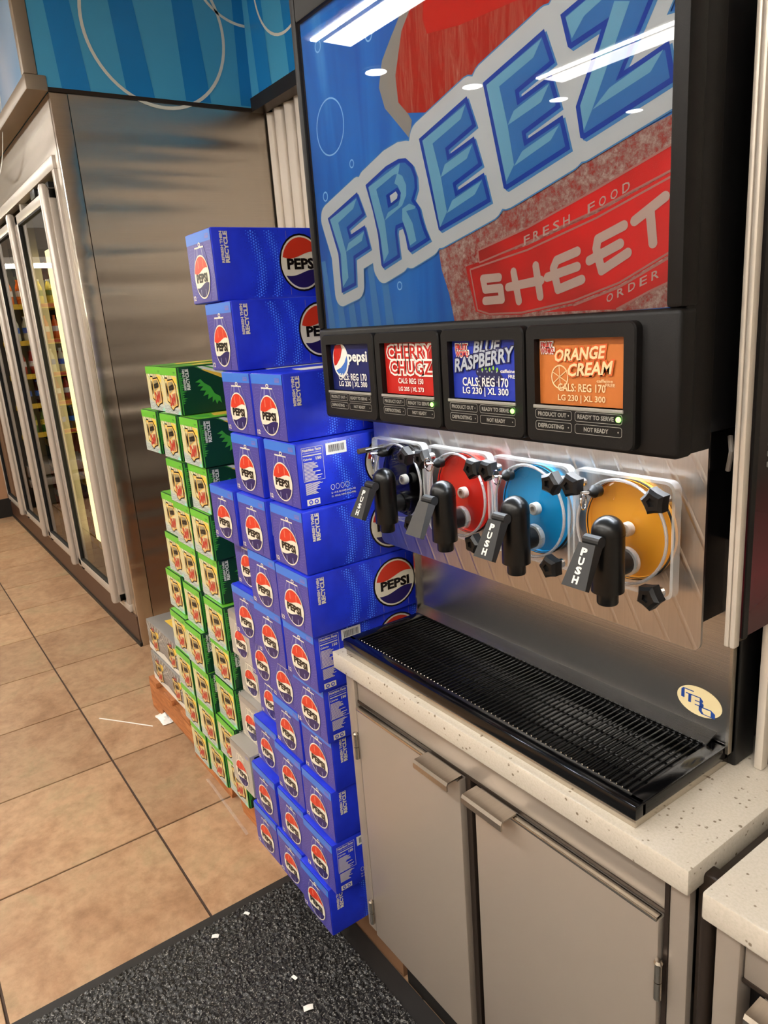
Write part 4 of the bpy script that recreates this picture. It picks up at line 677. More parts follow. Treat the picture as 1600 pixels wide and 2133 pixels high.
# ------------------------------------------------------------------ counter tops and cabinets
def counter(x0, x1, y0, label):
    b = B(); b.box(x0, x1, y0, 1.42, .845, .88, 'quartz', .003); return tag(b.build('countertop'), label, 'countertop')
counter(-1.150, -.385, .637, 'cream speckled stone countertop under the frozen drink machine')
counter(-.360, .9, .622, 'cream speckled stone countertop at the right edge, closer to the viewer')
def cabinet(x0, x1, yf, doors, label):
    c = empty('base_cabinet', ((x0+x1)/2, yf+.3, 0), label, 'cabinet'); T = Matrix.Translation(-c.location)
    def add(b, n, par=None):
        o = b.build(n, par or c)
        if par is None: o.matrix_parent_inverse = T
        return o
    b = B(); zb = .225
    b.box(x0, x0+.018, yf+.01, 1.40, zb, .8445, 'cab_metal', .001); b.box(x1-.018, x1, yf+.01, 1.40, zb, .8445, 'cab_metal', .001)
    b.box(x0+.018, x1-.018, yf+.05, 1.40, zb, zb+.02, 'cab_metal'); b.box(x0+.018, x1-.018, 1.38, 1.40, zb+.02, .84, 'cab_metal')
    b.box(x0+.018, x1-.018, yf+.028, yf+.034, zb+.02, .80, 'black_plastic')
    add(b, 'carcass')
    b = B(); b.box(x0+.03, x1-.028, yf+.006, yf+.026, .778, .8445, 'cab_metal', .002); b.box(x0+.03, x1-.028, yf+.004, yf+.007, .776, .781, 'dark_trim'); add(b, 'top_rail')
    b = B(); b.box(x0, x0+.028, yf, yf+.03, zb, .8445, 'cab_metal', .002); add(b, 'stile')
    b = B(); b.box(x1-.026, x1, yf, yf+.03, zb, .8445, 'cab_metal', .002); b.box(x1-.032, x1-.026, yf-.001, yf+.02, zb, .8445, 'dark_trim'); add(b, 'stile')
    b = B(); b.box(x0, x1-.03, yf+.0905, yf+.10, .0016, zb, 'black_base'); add(b, 'toe_kick')
    for k, (a0, a1, hs) in enumerate(doors):
        d = B(); d.box(a0, a1, yf-.006, yf+.014, zb+.003, .770, 'cab_metal', .003); dr = add(d, 'door')
        e = B(); e.box(a0+.002, a1-.002, yf-.008, yf+.004, .768, .774, 'steel_edge', .001); e.build('top_edge', dr)
        pl_ = B(); h0 = a1-.088 if hs < 0 else a0; h1 = h0+.088
        pts = [(0, 0), (-.030, -.001), (-.033, -.006), (-.033, -.016), (-.030, -.016), (-.030, -.006), (-.027, -.003), (0, -.003)]
        nn = len(pts); vs_ = [(h0, yf+y, .778+z) for y, z in pts]+[(h1, yf+y, .778+z) for y, z in pts]
        pl_.add(vs_, [tuple(range(nn-1, -1, -1)), tuple(range(nn, 2*nn))]+[(i, (i+1) % nn, (i+1) % nn+nn, i+nn) for i in range(nn)], 'steel_pull'); pl_.build('pull', dr, ang=30)
        hx_ = a0-.004 if hs < 0 else a1+.004
        for hz in (.285, .685):
            q = B(); q.cyl((hx_, yf-.010, hz-.026), (hx_, yf-.010, hz+.000), .005, 'steel_edge', 12); q.cyl((hx_, yf-.010, hz+.001), (hx_, yf-.010, hz+.026), .0048, 'steel_edge', 12)
            q.lathe([(0, 0), (.005, 0), (.0058, .003), (.004, .0065), (0, .007)], 10, 'steel_edge', Matrix.Translation((hx_, yf-.010, hz+.026))); q.build('hinge', dr)
    if len(doors) > 1:
        m_ = (doors[0][1]+doors[1][0])/2
        b = B(); b.box(m_-.018, m_-.004, yf+.006, yf+.026, zb, .775, 'dark_trim', .003); b.box(m_+.004, m_+.016, yf+.012, yf+.027, zb, .775, 'black_plastic', .003); add(b, 'centre_post')
    return c
cabinet(-1.140, -.394, .657, [(-1.102, -.797, -1), (-.762, -.430, 1)], 'grey metal base cabinet with two doors beside the blue cola cartons')
cabinet(-.352, .6, .640, [(-.300, .10, 1), (.13, .55, 1)], 'grey metal base cabinet cut off by the right edge of the view')
b = B(); b.box(-.392, -.354, .668, .69, .0016, .86, 'dark_trim', .004); b.cyl((-.374, .664, .0016), (-.374, .664, .84), .009, 'dark_trim', 12); tag(b.build('filler_post'), 'dark post filling the gap between the two base cabinets', 'post')

# ------------------------------------------------------------------ drip tray on the counter
dt = empty('drip_tray', (-.79, .75, .88), 'black rimmed drip tray with wire grille on the speckled countertop', 'drip tray'); T = Matrix.Translation(-dt.location)
def dadd(b, n, **kw): o = b.build(n, dt, **kw); o.matrix_parent_inverse = T
X0, X1, Y0, Y1 = -1.122, -.462, .647, .858
b = B(); b.box(X0+.004, X1-.003, Y0+.004, Y1, .8803, .893, 'steel_edge', .001); dadd(b, 'base_pan')
b = B()
def frame(x0, x1, y0, y1, w, z0, z1, m, bev):
    b.box(x0, x1, y0, y0+w, z0, z1, m, bev); b.box(x0, x1, y1-w, y1, z0, z1, m, bev)
    b.box(x0, x0+w, y0+w*.5, y1-w*.5, z0, z1, m, bev); b.box(x1-w, x1, y0+w*.5, y1-w*.5, z0, z1, m, bev)
frame(X0, X1, Y0, Y1, .022, .893, .913, 'black_gloss', .003); b.box(X0+.01, X1-.01, Y0+.01, Y1-.01, .8935, .896, 'black_gloss'); dadd(b, 'rim')
b = B()
gx0, gx1, gy0, gy1 = X0+.028, X1-.030, Y0+.026, Y1-.024
n = 66
for k in range(n+1):
    x = gx0+(gx1-gx0)*k/n; b.tube([(x, gy0, .9085), (x, gy1, .9085)], .0017, 'black_plastic', 6)
for y in (gy0+.002, gy0+.055, gy0+.11, gy1-.002): b.tube([(gx0, y, .9055), (gx1, y, .9055)], .0019, 'black_plastic', 6)
dadd(b, 'wire_grille', kind='stuff')
b = B()
for k in range(n+1):
    x = gx0+(gx1-gx0)*k/n; b.lathe([(.0006, -.0013), (.0015, 0), (.0006, .0013)], 6, 'steel_edge', Matrix.Translation((x, gy0, .9092)))
dadd(b, 'wire_ends', kind='stuff')

# ------------------------------------------------------------------ frozen drink machine
mc = empty('frozen_drink_machine', (-.79, 1.1, .88), 'four flavour frozen drink machine with header sign, taps and stainless front', 'drink machine'); T = Matrix.Translation(-mc.location)
def madd(b, n, par=None, **kw):
    o = b.build(n, par or mc, **kw)
    if par is None: o.matrix_parent_inverse = T
    return o
# chassis
b = B(); b.box(-1.145, -.475, .90, 1.40, .8805, 2.0, 'black_plastic', .004); madd(b, 'chassis')
b = B(); b.box(-1.13, -.457, .845, .850, .905, 1.20, 'steel_h'); b.box(-.461, -.457, .836, .850, .905, 1.20, 'steel_edge'); b.box(-1.133, -1.129, .836, .850, .905, 1.20, 'steel_edge')
b.add([(-1.125, .845, .926), (-.478, .845, .926), (-.482, .826, .9145), (-1.122, .826, .9145), (-1.125, .847, .924), (-.478, .847, .924), (-.482, .8262, .9125), (-1.122, .8262, .9125)], [(0, 3, 2, 1), (4, 5, 6, 7), (3, 7, 6, 2), (1, 2, 6, 5), (0, 4, 7, 3)], 'steel_h'); madd(b, 'splash_panel')
b = B(); b.box(-1.125, -.47, .850, .86, .88, .905, 'black_plastic'); b.box(-.470, -.455, .852, .90, .8805, 1.36, 'black_plastic', .003); b.box(-1.145, -1.135, .852, .90, .8805, 1.36, 'black_plastic', .003); madd(b, 'corner_post')
# front panel with rounded lower corners
def rrect(x0, x1, z0, z1, r, corners=(1, 1, 1, 1), n=6):
    out = []
    for (cx, cz, a, on) in ((x1-r, z1-r, 0, corners[1]), (x0+r, z1-r, 90, corners[0]), (x0+r, z0+r, 180, corners[2]), (x1-r, z0+r, 270, corners[3])):
        if on:
            for k in range(n+1): t = math.radians(a+90*k/n); out.append((cx+r*math.cos(t), cz+r*math.sin(t)))
        else: out.append((cx+(r if a in (0, 270) else -r), cz+(r if a in (0, 90) else -r)))
    return out
b = B(); b.prism(rrect(-1.150, -.466, 1.072, 1.36, .012, (0, 0, 1, 1)), .775, .779, 'steel_brushed'); b.box(-1.148, -.468, .779, .80, 1.30, 1.36, 'black_plastic'); b.box(-1.14, -.48, .80, .90, 1.10, 1.34, 'black_plastic'); madd(b, 'front_panel')
# sticker on the splash panel
b = B(); pl = Pl(b, (-.506, .845, .9605), (1, 0, 0), (0, 0, 1), (0, -1, 0)); pl.ell(0, 0, .0335, .0215, 'sticker', 1, 36)
def poly_(q): pl.poly([(x/1000, z/1000) for x, z in q], 'sticker_blue', 2)
poly_([(-27, -2), (-27, 10), (-24, 13), (-8, 13), (-8, 11.5), (-22, 11.5), (-22, -2)]); poly_([(-20, 7), (-8, 7), (-8, 5.5), (-12, 5.5), (-12, -6), (-16, -6), (-16, 5.5), (-20, 5.5)])
poly_([(-8, 7), (2, 7), (6, 3), (6, 1), (4, 0), (7, -2), (7, -5), (4, -7), (-6, -7), (-6, -5.5), (1, -5.5), (1, -1), (-6, -1), (-6, .5), (1, .5), (1, 5.5), (-8, 5.5)])
poly_([(0, -6), (18, -6), (24, -10), (24, -17), (4, -17), (0, -13)]); pl.poly([(x/1000, z/1000) for x, z in [(5, -7.5), (18, -7.5), (18, -15.5), (8, -15.5), (5, -12)]], 'sticker', 3)
madd(b, 'maker_sticker')
# ---- header
HY = .67
b = B()
HX0, HX1, HZ0, HZ1 = -1.145, -.4375, 1.335, 2.02
SX0, SX1, SZ0, SZ1 = -1.130, -.456, 1.489, 1.957
b.box(HX0, HX1, HY, HY+.03, HZ0, SZ0, 'black_housing', .006, seg=3); b.box(HX0, SX0, HY, HY+.03, SZ0, HZ1, 'black_housing', .004); b.box(SX1, HX1, HY, HY+.03, SZ0, HZ1, 'black_housing', .004); b.box(SX0, SX1, HY, HY+.03, SZ1, HZ1, 'black_housing', .004)
b.box(HX0+.002, HX1-.002, HY+.012, .735, HZ0+.002, HZ1-.002, 'black_housing', .003)
b.box(HX0+.004, HX1-.006, .735, .90, HZ0+.018, HZ1, 'black_plastic', .003)
hd = madd(b, 'header_housing')
b = B(); b.box(SX0, SX1, HY+.009, HY+.0119, SZ0, SZ1, 'sg_blue')
pl = Pl(b, (0, HY+.009, 0), (1, 0, 0), (0, 0, 1), (0, -1, 0), .00016)
D_ = DATA
def clampx(pts): # sign art stops at the print edge
    def clip(pts, ax, lim, sgn):
        out = []
        for i in range(len(pts)):
            a, c = pts[i-1], pts[i]; ina = sgn*(a[ax]-lim) <= 0; inc = sgn*(c[ax]-lim) <= 0
            if ina != inc:
                t = (lim-a[ax])/(c[ax]-a[ax]); out.append((a[0]+t*(c[0]-a[0]), a[1]+t*(c[1]-a[1])))
            if inc: out.append(tuple(c))
        return out
    for ax, lim, sg in ((0, SX1, 1), (0, SX0, -1), (1, SZ1, 1), (1, SZ0, -1)):
        if len(pts) > 2: pts = clip(pts, ax, lim, sg)
    return pts
def cpoly(pts, m, L):
    q = clampx([tuple(p) for p in pts])
    if len(q) > 2: pl.poly(q, m, L)
# faint cartoon stripes in the blue ground
for k in range(6): cpoly([(-1.12+k*.034, 1.489), (-1.10+k*.034, 1.489), (-1.115+k*.034, 1.60), (-1.128+k*.034, 1.60)], 'sg_halo', 1)
cpoly(D_['cuprim'], 'sg_rim', 2); cpoly(D_['cupred'], 'sg_red', 3)
cpoly(D_['lidcurve'], 'sg_red2', 4)
# frosted lower part of the cup, below the lettering
cpoly(D_['cup2'], 'sg_frost', 2)
cpoly(D_['banner1'], 'sg_label', 3); cpoly(D_['banner2'], 'sg_label', 3.5); cpoly(D_['banner3'], 'sg_label', 3)
for ln in D_['lines']:
    for q_, (a, c) in enumerate(zip(ln, ln[1:])):
        l = math.hypot(c[0]-a[0], c[1]-a[1]); x = -(c[1]-a[1])/l*.0011; z = (c[0]-a[0])/l*.0011
        cpoly([(a[0]+x, a[1]+z), (a[0]-x, a[1]-z), (c[0]-x, c[1]-z), (c[0]+x, c[1]+z)], 'sg_line', 5+.5*(q_ % 2))
for mk in D_['marks']: cpoly(mk, 'sg_ltr', 7)
for s_, q in D_['txt']:
    (ax, az), (bx, bz), (cx, cz) = q; w = math.hypot(bx-ax, bz-az); h = math.hypot(cx-ax, cz-az)
    # letter by letter so the word is spaced out
    n = len(s_)
    for i, chh in enumerate(s_):
        if chh == ' ': continue
        t = (i+.12)/n; px, pz = ax+(bx-ax)*t, az+(bz-az)*t
        if pz > SZ0+.001 and px < SX1-.012: pl.text(chh, px, pz, w/n*.62, h*.9, 'sg_ltr', 6, .01, eu=((bx-ax)/w, (bz-az)/w))
for p, q in D_['bub']:
    r = math.hypot(p[0]-q[0], p[1]-q[1]); pl.ring(p[0], p[1], r, r, max(.0012, min(.0022, r*.3)), 'sg_ring', 1.5, 36)
cpoly(D_['halo'], 'sg_halo', 8)
cpoly(D_['plate'], 'sg_white', 9)
for l in D_['letters']: cpoly([(x+.0035, z-.0030) for x, z in l], 'sg_halo', 10)
for l in D_['letters']: cpoly(l, 'sg_out', 11)
def inset(pts, d):
    n = len(pts); ar = sum(pts[i][0]*pts[(i+1) % n][1]-pts[(i+1) % n][0]*pts[i][1] for i in range(n)); s = 1 if ar > 0 else -1; out = []
    for i in range(n):
        p0, p1, p2 = pts[i-1], pts[i], pts[(i+1) % n]
        l1 = math.hypot(p1[0]-p0[0], p1[1]-p0[1]); l2 = math.hypot(p2[0]-p1[0], p2[1]-p1[1])
        n1 = (-(p1[1]-p0[1])/l1*s, (p1[0]-p0[0])/l1*s); n2 = (-(p2[1]-p1[1])/l2*s, (p2[0]-p1[0])/l2*s)
        k = 1+n1[0]*n2[0]+n1[1]*n2[1]; k = max(k, .35)
        out.append((p1[0]+(n1[0]+n2[0])*d/k, p1[1]+(n1[1]+n2[1])*d/k))
    return out
for l in D_['letters']: cpoly(inset(l, .0055), 'sg_mid', 12)
for l in D_['light']: cpoly(l, 'sg_light', 13)
hp = D_['hole']; hc = (sum(p[0] for p in hp)/5, sum(p[1] for p in hp)/5)
cpoly([(hc[0]+(x-hc[0])*1.9, hc[1]+(z-hc[1])*1.75) for x, z in hp], 'sg_out', 14); cpoly(hp, 'sg_white', 15)
sg = madd(b, 'sign_panel', hd); 
b = B(); b.add([(SX0, HY+.004, SZ0), (SX1, HY+.004, SZ0), (SX1, HY+.004, SZ1), (SX0, HY+.004, SZ1)], [(0, 1, 2, 3)], 'glass_sign'); madd(b, 'sign_glass', hd)
# ---- four flavour modules
MX_ = [-1.117, -.957, -.796, -.636]
def outl(pl, x, z, t, w, h, m1, m2, L, eu=(1, 0), ev=(0, 1), o1=.10, o2=.03, gx=.0016):
    pl.text(t, x-gx, z-gx, w+2*gx, h+2*gx, m1, L, o1, eu, ev); pl.text(t, x, z, w, h, m2, L+1, o2, eu, ev)
mat('cd_navy', '#161d55', .35); mat('cd_red', '#b0201a', .35); mat('cd_blue', '#24359c', .35); mat('cd_orange', '#b5672f', .35); mat('cd_ored', '#c85a2a', .35); mat('cd_grey', '#9ea4ae', .4); mat('cd_rim', '#8b8880', .4); mat('cd_lblue', '#3a66b0', .4); mat('cd_berry', '#1c1c44', .4); mat('cd_leaf', '#7fb03a', .4); mat('cd_cream', '#d9b98c', .4)
for i, mx_ in enumerate(MX_):
    b = B(); x0 = mx_; x1 = mx_+.153; z0 = 1.3425; z1 = 1.4775
    cx0, cx1, cz0, cz1 = x0+.013, x1-.013, 1.386, 1.463
    ya, yb = HY-.012, HY
    ro = rrect(x0, x1, z0, z1, .008); ri = rrect(cx0, cx1, cz0, cz1, .001); k_ = len(ro); ro2 = rrect(x0-.0015, x1+.0015, z0-.0015, z1+.0015, .0095)
    b.add([(u, ya, w) for u, w in ro]+[(u, ya, w) for u, w in ri]+[(u, ya+.002, w) for u, w in ro2]+[(u, yb, w) for u, w in ro2]+[(u, yb, w) for u, w in ri], [f_ for q in range(k_) for n_ in [(q+1) % k_] for f_ in ((q, n_, n_+k_, q+k_), (q, q+2*k_, n_+2*k_, n_), (q+2*k_, q+3*k_, n_+3*k_, n_+2*k_), (q+k_, n_+k_, n_+4*k_, q+4*k_))], 'black_housing')
    mo = madd(b, 'flavor_module', hd)
    b = B(); bg = ['cd_navy', 'cd_red', 'cd_blue', 'cd_orange'][i]
    b.box(cx0, cx1, HY-.0025, HY-.0002, cz0, cz1, bg); b.box(cx0-.002, cx1+.001, HY-.0135, HY-.002, cz0-.0042, cz0, 'cd_rim', .0008)
    pl = Pl(b, ((cx0+cx1)/2, HY-.0025, (cz0+cz1)/2), (1, 0, 0), (0, 0, 1), (0, -1, 0))
    w2 = (cx1-cx0)/2; h2 = (cz1-cz0)/2
    def cals(c, l1, l2, s=1.0, dz=0):
        pl.text(l1, -.035*s, -.0215+dz, .070*s, .0095*s, c, 4, .02); pl.text(l2, -.035*s, -.0345+dz, .070*s, .0095*s, c, 4, .02)
    if i == 0:
        q = .025; ex, ez = -.034, .0115; top = h2-.001
        pl.ell(ex, ez, .0245, .0285, 'white_print', 1, 40)
        pl.poly([(ex-.022, ez-.004), (ex-.021, ez+.012), (ex-.014, min(top, ez+.025)), (ex+.004, min(top, ez+.0262)), (ex+.007, ez+.018), (ex+.000, ez+.004), (ex-.014, ez-.008), (ex-.0205, ez-.009)], 'cd_red', 2)
        pl.poly([(ex-.016, ez-.017), (ex-.006, ez-.0245), (ex+.006, ez-.0245), (ex+.016, ez-.016), (ex+.0215, ez-.003), (ex+.0205, ez+.008), (ex+.012, ez-.004), (ex, ez-.012)], 'cd_lblue', 2)
        pl.text('pepsi', -.010, .004, .058, .022, 'white_print', 4, .03); cals('white_print', 'CALS: REG 170', 'LG 230 | XL 300', 1.22)
    elif i == 1:
        outl(pl, -.056, .014, 'CHERRY', .110, .020, 'white_print', 'cd_red', 2, o1=.11, o2=.015, gx=.003); outl(pl, -.050, -.0085, 'CHUGZ', .103, .020, 'white_print', 'cd_red', 3.2, o1=.11, o2=.015, gx=.003)
        cals('white_print', 'CALS: REG 150', 'LG 205 | XL 273', .88, -.001)
    elif i == 2:
        for k in range(16):
            bx = -.012+(k % 5)*.009+.004*(k//5 % 2); bz = -.003-(k//5)*.0065; pl.ell(bx, bz, .0055, .005, 'cd_berry', 1+.1*k, 10); pl.ell(bx-.001, bz+.001, .0012, .0012, 'cd_grey', 3, 6)
        for k in range(5): pl.ell(-.004+k*.007, .001+.002*(k % 2), .002, .003, 'cd_leaf', 3, 6)
        outl(pl, -.020, .022, 'BLUE', .048, .0155, 'cd_berry', 'cd_grey', 4, ev=(.25, 1), eu=(1, .03)); outl(pl, -.058, -.004, 'RASPBERRY', .112, .019, 'cd_berry', 'cd_grey', 6, ev=(.1, 1), eu=(1, .14))
        outl(pl, -.055, .026, 'FRUIT', .024, .008, 'white_print', 'cd_red', 4); outl(pl, -.055, .017, 'WORKS', .026, .008, 'white_print', 'cd_red', 4)
        pl.text('caffeine', .030, -.003, .026, .0045, 'white_print', 4, .02); pl.text('FREE', .044, -.0095, .015, .0045, 'white_print', 4, .02); cals('white_print', 'CALS: REG 170', 'LG 230 | XL 300', 1.25, 0)
    else:
        outl(pl, -.040, .011, 'ORANGE', .072, .0145, 'cd_ored', 'cd_cream', 4, ev=(.18, 1), eu=(1, .06)); outl(pl, -.020, -.0055, 'CREAM', .062, .0150, 'cd_ored', 'cd_cream', 6, ev=(.18, 1), eu=(1, .06))
        outl(pl, -.060, .028, 'FRUIT', .018, .0060, 'white_print', 'cd_red', 4); outl(pl, -.060, .0215, 'WORKS', .020, .0060, 'white_print', 'cd_red', 4)
        pl.ring(-.032, -.006, .013, .014, .0016, 'cd_cream', 2, 24)
        for k in range(6): t = PI*k/6+.3; pl.line([(-.032, -.006), (-.032+.012*math.cos(t*2), -.006+.013*math.sin(t*2))], .001, 'cd_cream', 2)
        pl.text('caffeine', .022, -.011, .022, .0035, 'cd_cream', 4, .02); pl.text('FREE', .034, -.0155, .013, .0035, 'cd_cream', 4, .02); cals('cd_cream', 'CALS: REG 170', 'LG 230 | XL 300', .98, -.001)
    fc = b.build('flavor_card', hd)
    b = B(); pl = Pl(b, (x0, ya, 0), (1, 0, 0), (0, 0, 1), (0, -1, 0))
    for (px, pw, pz, tx, tw) in ((.014, .056, 1.3695, 'PRODUCT OUT', .044), (.014, .056, 1.3555, 'DEFROSTING', .040), (.0745, .065, 1.3695, 'READY TO SERVE', .050), (.0745, .065, 1.3555, 'NOT READY', .034)):
        for (u0, u1, w0, w1) in ((px+.003, px+pw-.003, pz+.0108, pz+.0114), (px+.003, px+pw-.003, pz, pz+.0006), (px, px+.0006, pz+.003, pz+.0085), (px+pw-.0006, px+pw, pz+.003, pz+.0085)): pl.rect(u0, u1, w0, w1, 'cd_rim', 1)
        for (qx, qz, t0) in ((px+.003, pz+.003, PI), (px+pw-.003, pz+.003, 1.5*PI), (px+pw-.003, pz+.0084, 0), (px+.003, pz+.0084, .5*PI)): pl.ring(qx, qz, .003, .003, .0006, 'cd_rim', 1, 5, t0, t0+PI/2)
        pl.text(tx, px+.004 if tw > .036 else px+.013, pz+.0032, tw, .0052, 'cd_rim', 1, .03); pl.ell(px+pw-.005, pz+.0057, .0009, .0009, 'cd_rim', 1, 8)
    b.build('status_labels', hd)
    if i:
        b = B(); b.lathe([(.0032, 0), (.0030, .001), (.0018, .0022), (0, .0026)], 12, 'led_green', Matrix.Translation((x0+.1345, ya, 1.3752)) @ Matrix.Rotation(PI/2, 4, 'X')); b.build('ready_light', hd)
b = B(); b.box(-1.05, -.50, .742, .752, HZ0+.006, HZ0+.0105+.006, 'led_white'); madd(b, 'underlight')
# ---- four faceplates with taps
fx = [-1.046, -.885, -.7265, -.567]; dcol = ['disc_black', 'disc_red', 'disc_blue', 'disc_orange']
fl = ['black', 'red', 'blue', 'orange']
def knob(x, y, z, par, ph):
    b = B(); n = 5; prof = []
    T_ = Matrix.Translation((x, y, z)) @ Matrix.Rotation(PI/2, 4, 'X')
    b.lathe([(.0065, -.002), (.0065, .012)], 12, 'chrome', T_)
    outl_ = [((.0170 if k % 2 == 0 else .0130)*math.cos(PI*k/n+ph), (.0170 if k % 2 == 0 else .0130)*math.sin(PI*k/n+ph)) for k in range(2*n)]
    N_ = 2*n; vs_ = [(u, v, .013) for u, v in outl_]+[(u, v, .026) for u, v in outl_]+[(u*.72, v*.72, .030) for u, v in outl_]+[(u*.35, v*.35, .030) for u, v in outl_]+[(u*.33, v*.33, .026) for u, v in outl_]+[(.4*u, .4*v, .009) for u, v in outl_]
    fs = [tuple(range(5*N_, 6*N_))[::-1], tuple(range(4*N_, 5*N_))]
    for a, c in ((0, 1), (1, 2), (2, 3), (3, 4), (5, 0)):
        for k in range(N_): fs.append((a*N_+k, a*N_+(k+1) % N_, c*N_+(k+1) % N_, c*N_+k))
    b.add(vs_, fs, 'black_plastic', T_); return madd(b, 'knob', par, ang=25)
for i, x in enumerate(fx):
    zc = 1.214
    b = B(); rr_ = rrect(x-.077, x+.077, zc-.075, zc+.075, .012); b.add([(u, .7500, w) for u, w in rr_], [tuple(range(len(rr_)))], 'acrylic')
    ro = rrect(x-.077, x+.077, zc-.075, zc+.075, .012); ri = rrect(x-.0735, x+.0735, zc-.0715, zc+.0715, .010); k_ = len(ro)
    b.add([(u, .7495, w) for u, w in ro]+[(u, .7490, w) for u, w in ri]+[(u, .7625, w) for u, w in ro], [(q, (q+1) % k_, (q+1) % k_+k_, q+k_) for q in range(k_)]+[(q, q+2*k_, (q+1) % k_+2*k_, (q+1) % k_) for q in range(k_)], 'acrylic_edge')
    fp = madd(b, 'faceplate', label='clear acrylic faceplate over the %s drink barrel' % fl[i])
    b = B(); T_ = Matrix.Translation((x, .7745, zc)) @ Matrix.Rotation(PI/2, 4, 'X')
    b.lathe([(.0, .004), (.064, .004), (.066, .0115), (.0665, 0)], 48, dcol[i], T_, cap=False); 
    madd(b, 'drink_barrel_end', fp)
    b = B(); b.tube([(x+.068*math.cos(2*PI*k/48), .7485, zc+.068*math.sin(2*PI*k/48)) for k in range(48)], .0022, 'seal_clear', 8, True); b.tube([(x+.0665*math.cos(2*PI*k/48), .766, zc+.0665*math.sin(2*PI*k/48)) for k in range(48)], .0017, 'gasket', 6, True); madd(b, 'seal_ring', fp)
    b = B(); b.lathe([(.0095, 0), (.0095, .008), (.008, .010), (.0045, .010), (.0045, .004)], 18, 'nut_white', Matrix.Translation((x+.001, .7665, zc+.001)) @ Matrix.Rotation(PI/2, 4, 'X')); madd(b, 'centre_bushing', fp)
    b = B(); b.lathe([(.0085, 0), (.0085, .010), (.007, .012), (.0035, .018), (0, .019)], 14, 'black_plastic', Matrix.Translation((x-.034, .7495, zc+.050)) @ Matrix.Rotation(PI/2, 4, 'X'))
    ang = [0.9, .1, .35, 1.35][i]
    ring = []
    for k in range(20):
        t = 2*PI*k/20; u = .0105*math.cos(t); w = .0105*math.sin(t)
        ring.append((x-.036+u*math.cos(ang), .722+u*math.sin(ang)*-.8, zc+.044+w+(.006 if i in (1, 2) else -.004)))
    b.tube(ring, .0011, 'chrome', 6, True); b.cyl((x-.034, .735, zc+.050), (x-.036, .718, zc+.052), .002, 'chrome', 8); madd(b, 'pull_ring', fp)
    for (kx, kz, ph) in ((x+.064 if i else x+.054, zc+.055, .3), (x+.060, zc-.066, .9)): knob(kx, .750, kz, fp, ph+i*.5)
    if i: knob(x-.063, .752, zc+.056, fp, .1+i)
    # tap
    tx = x+.012; ty = .7105; 
    b = B(); b.cyl((tx, .750, zc-.036), (tx, ty, zc-.036), .0155, 'black_plastic', 18); b.cyl((tx, .7505, zc-.036), (tx, .742, zc-.036), .019, 'acrylic_edge' if i else 'black_gloss', 20)
    r = .0205
    prof = [(0, -.083), (.0125, -.083), (.0135, -.081), (.0135, -.068), (.0145, -.067), (r, -.066), (r, .010)]+[(r*math.cos(PI/2*k/7)*1.0+.0, .012+r*math.sin(PI/2*k/7)) for k in range(8)]
    b.lathe(prof, 28, 'tap_black', Matrix.Translation((tx, ty, zc)), cap=False)
    b.lathe([(r+.0004, .0075), (r+.0004, .0095)], 28, 'black_plastic', Matrix.Translation((tx, ty, zc)), cap=False)
    tp = madd(b, 'tap', label='black dispensing tap in front of the %s barrel' % fl[i])
    b = B()
    b.cyl((tx-.012, ty-.027, zc+.006), (tx+.012, ty-.027, zc+.006), .0075, 'lever_black', 14); b.box(tx-.006, tx+.006, ty-.03, ty-.015, zc-.0, zc+.011, 'lever_black', .002)
    # wedge shaped paddle, leaning forward
    T_ = Matrix.Translation((tx, ty-.036, zc+.004)) @ Matrix.Rotation(math.radians(-27), 4, 'X')
    w0, w1, hh_ = .0125, .0185, .056; m_ = 'lever_black' if i != 1 else 'grey_rubber'
    vs_ = [(-w0, -.004, 0), (w0, -.004, 0), (w0, .011, 0), (-w0, .011, 0), (-w1, -.004, -hh_), (w1, -.004, -hh_), (w1*.9, .006, -hh_), (-w1*.9, .006, -hh_)]
    b.add(vs_, [(3, 2, 1, 0), (4, 5, 6, 7), (0, 1, 5, 4), (1, 2, 6, 5), (2, 3, 7, 6), (3, 0, 4, 7)], m_, T_)
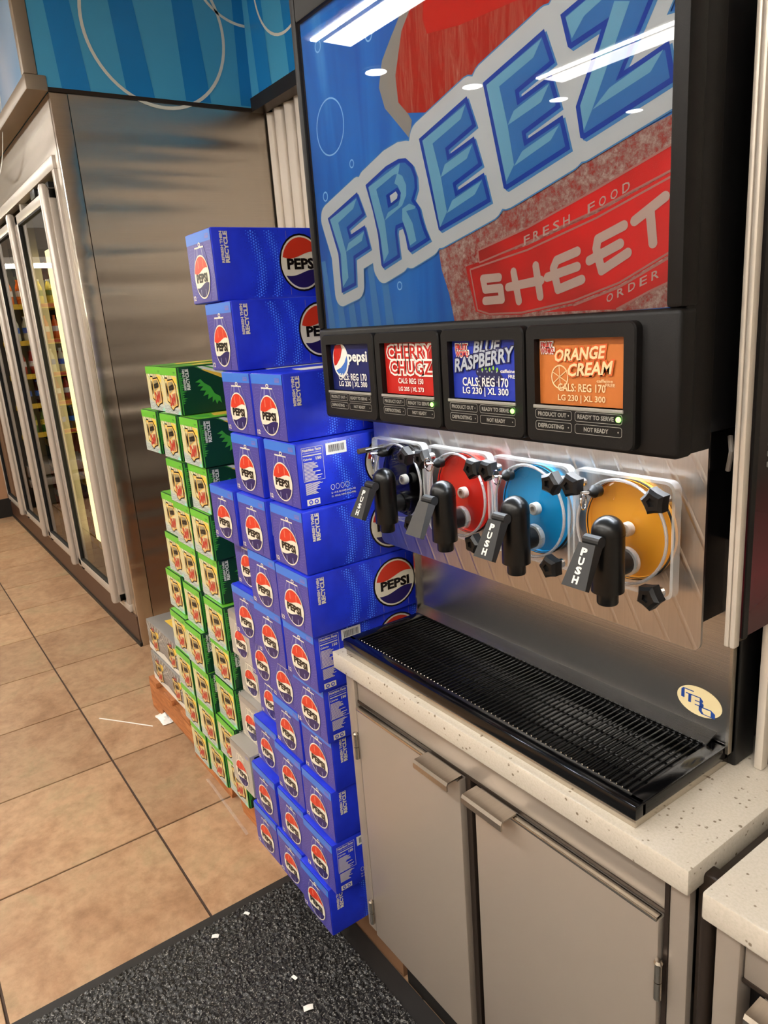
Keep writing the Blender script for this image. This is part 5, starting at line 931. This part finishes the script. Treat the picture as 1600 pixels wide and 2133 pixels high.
    if i != 1:
        for k, chh in enumerate('PUSH'):
            g, fs, asp = glyphs(chh, .05); ww = .009 if chh != 'U' else .0085; hgt = .0098
            zz = -.0155-k*.0118
            b.add([(-ww/2+u*ww, -.0045, zz+v*hgt) for u, v in g], fs, 'white_print', T_)
    madd(b, 'push_lever', tp, ang=20)
b = B(); b.cyl((-1.128, .775, 1.264), (-1.128, .735, 1.264), .0055, 'chrome', 12); b.cyl((-1.128, .748, 1.264), (-1.128, .722, 1.264), .0052, 'insulation', 12); madd(b, 'threaded_stud')
# ---- right side of the machine: side panel with bright edge trim
sp = Matrix.Translation((0, 0, 0))
b = B(); b.box(-.413, -.409, .765, 1.38, 0, .70, 'maroon_fade', .001)
so = b.build('side_panel', mc, loc=(0, 0, 1.113)); so.matrix_parent_inverse = T
def sadd(b, n): o = b.build(n, so); o.location = (0, 0, -1.113); return o
b = B(); b.box(-.4225, -.4165, .750, .764, 1.104, 1.92, 'trim_light', .002); b.box(-.4160, -.4095, .750, .762, 1.104, 1.92, 'trim_light', .002); b.box(-.4095, -.4075, .764, .774, 1.113, 1.80, 'black_plastic'); sadd(b, 'edge_trim')
for k in range(7):
    b = B(); z = 1.31+k*.012; b.box(-.4095, -.4065, .795, .90, z, z+.0065, 'cd_rim', .0012); sadd(b, 'louver')
b = B(); b.box(-.439, -.427, .868, .885, .8803, 1.13, 'trim_light', .003); b.box(-.436, -.430, .885, 1.38, .8803, 1.113, 'black_plastic'); madd(b, 'rear_leg_trim')
b = B(); b.tube([(-.452, .80, 1.36), (-.449, .80, 1.42), (-.454, .81, 1.50), (-.450, .80, 1.56)], .0035, 'insulation', 8); b.tube([(-.452, .80, 1.56), (-.451, .80, 1.60)], .0028, 'cable_green', 8)
b.tube([(-.456, .80, 1.30), (-.447, .79, 1.325), (-.455, .80, 1.34)], .003, 'shelf_grey', 8); madd(b, 'cables')
b = B()
for k in range(9): b.lathe([(0, -.012), (.009, -.004), (.010, .005), (0, .012)], 7, 'insulation', Matrix.Translation((-.449+.004*math.sin(k*2.2), .835, 1.085+.014*k)) @ Matrix.Rotation(k*.9, 4, 'X'))
madd(b, 'insulation_foam')
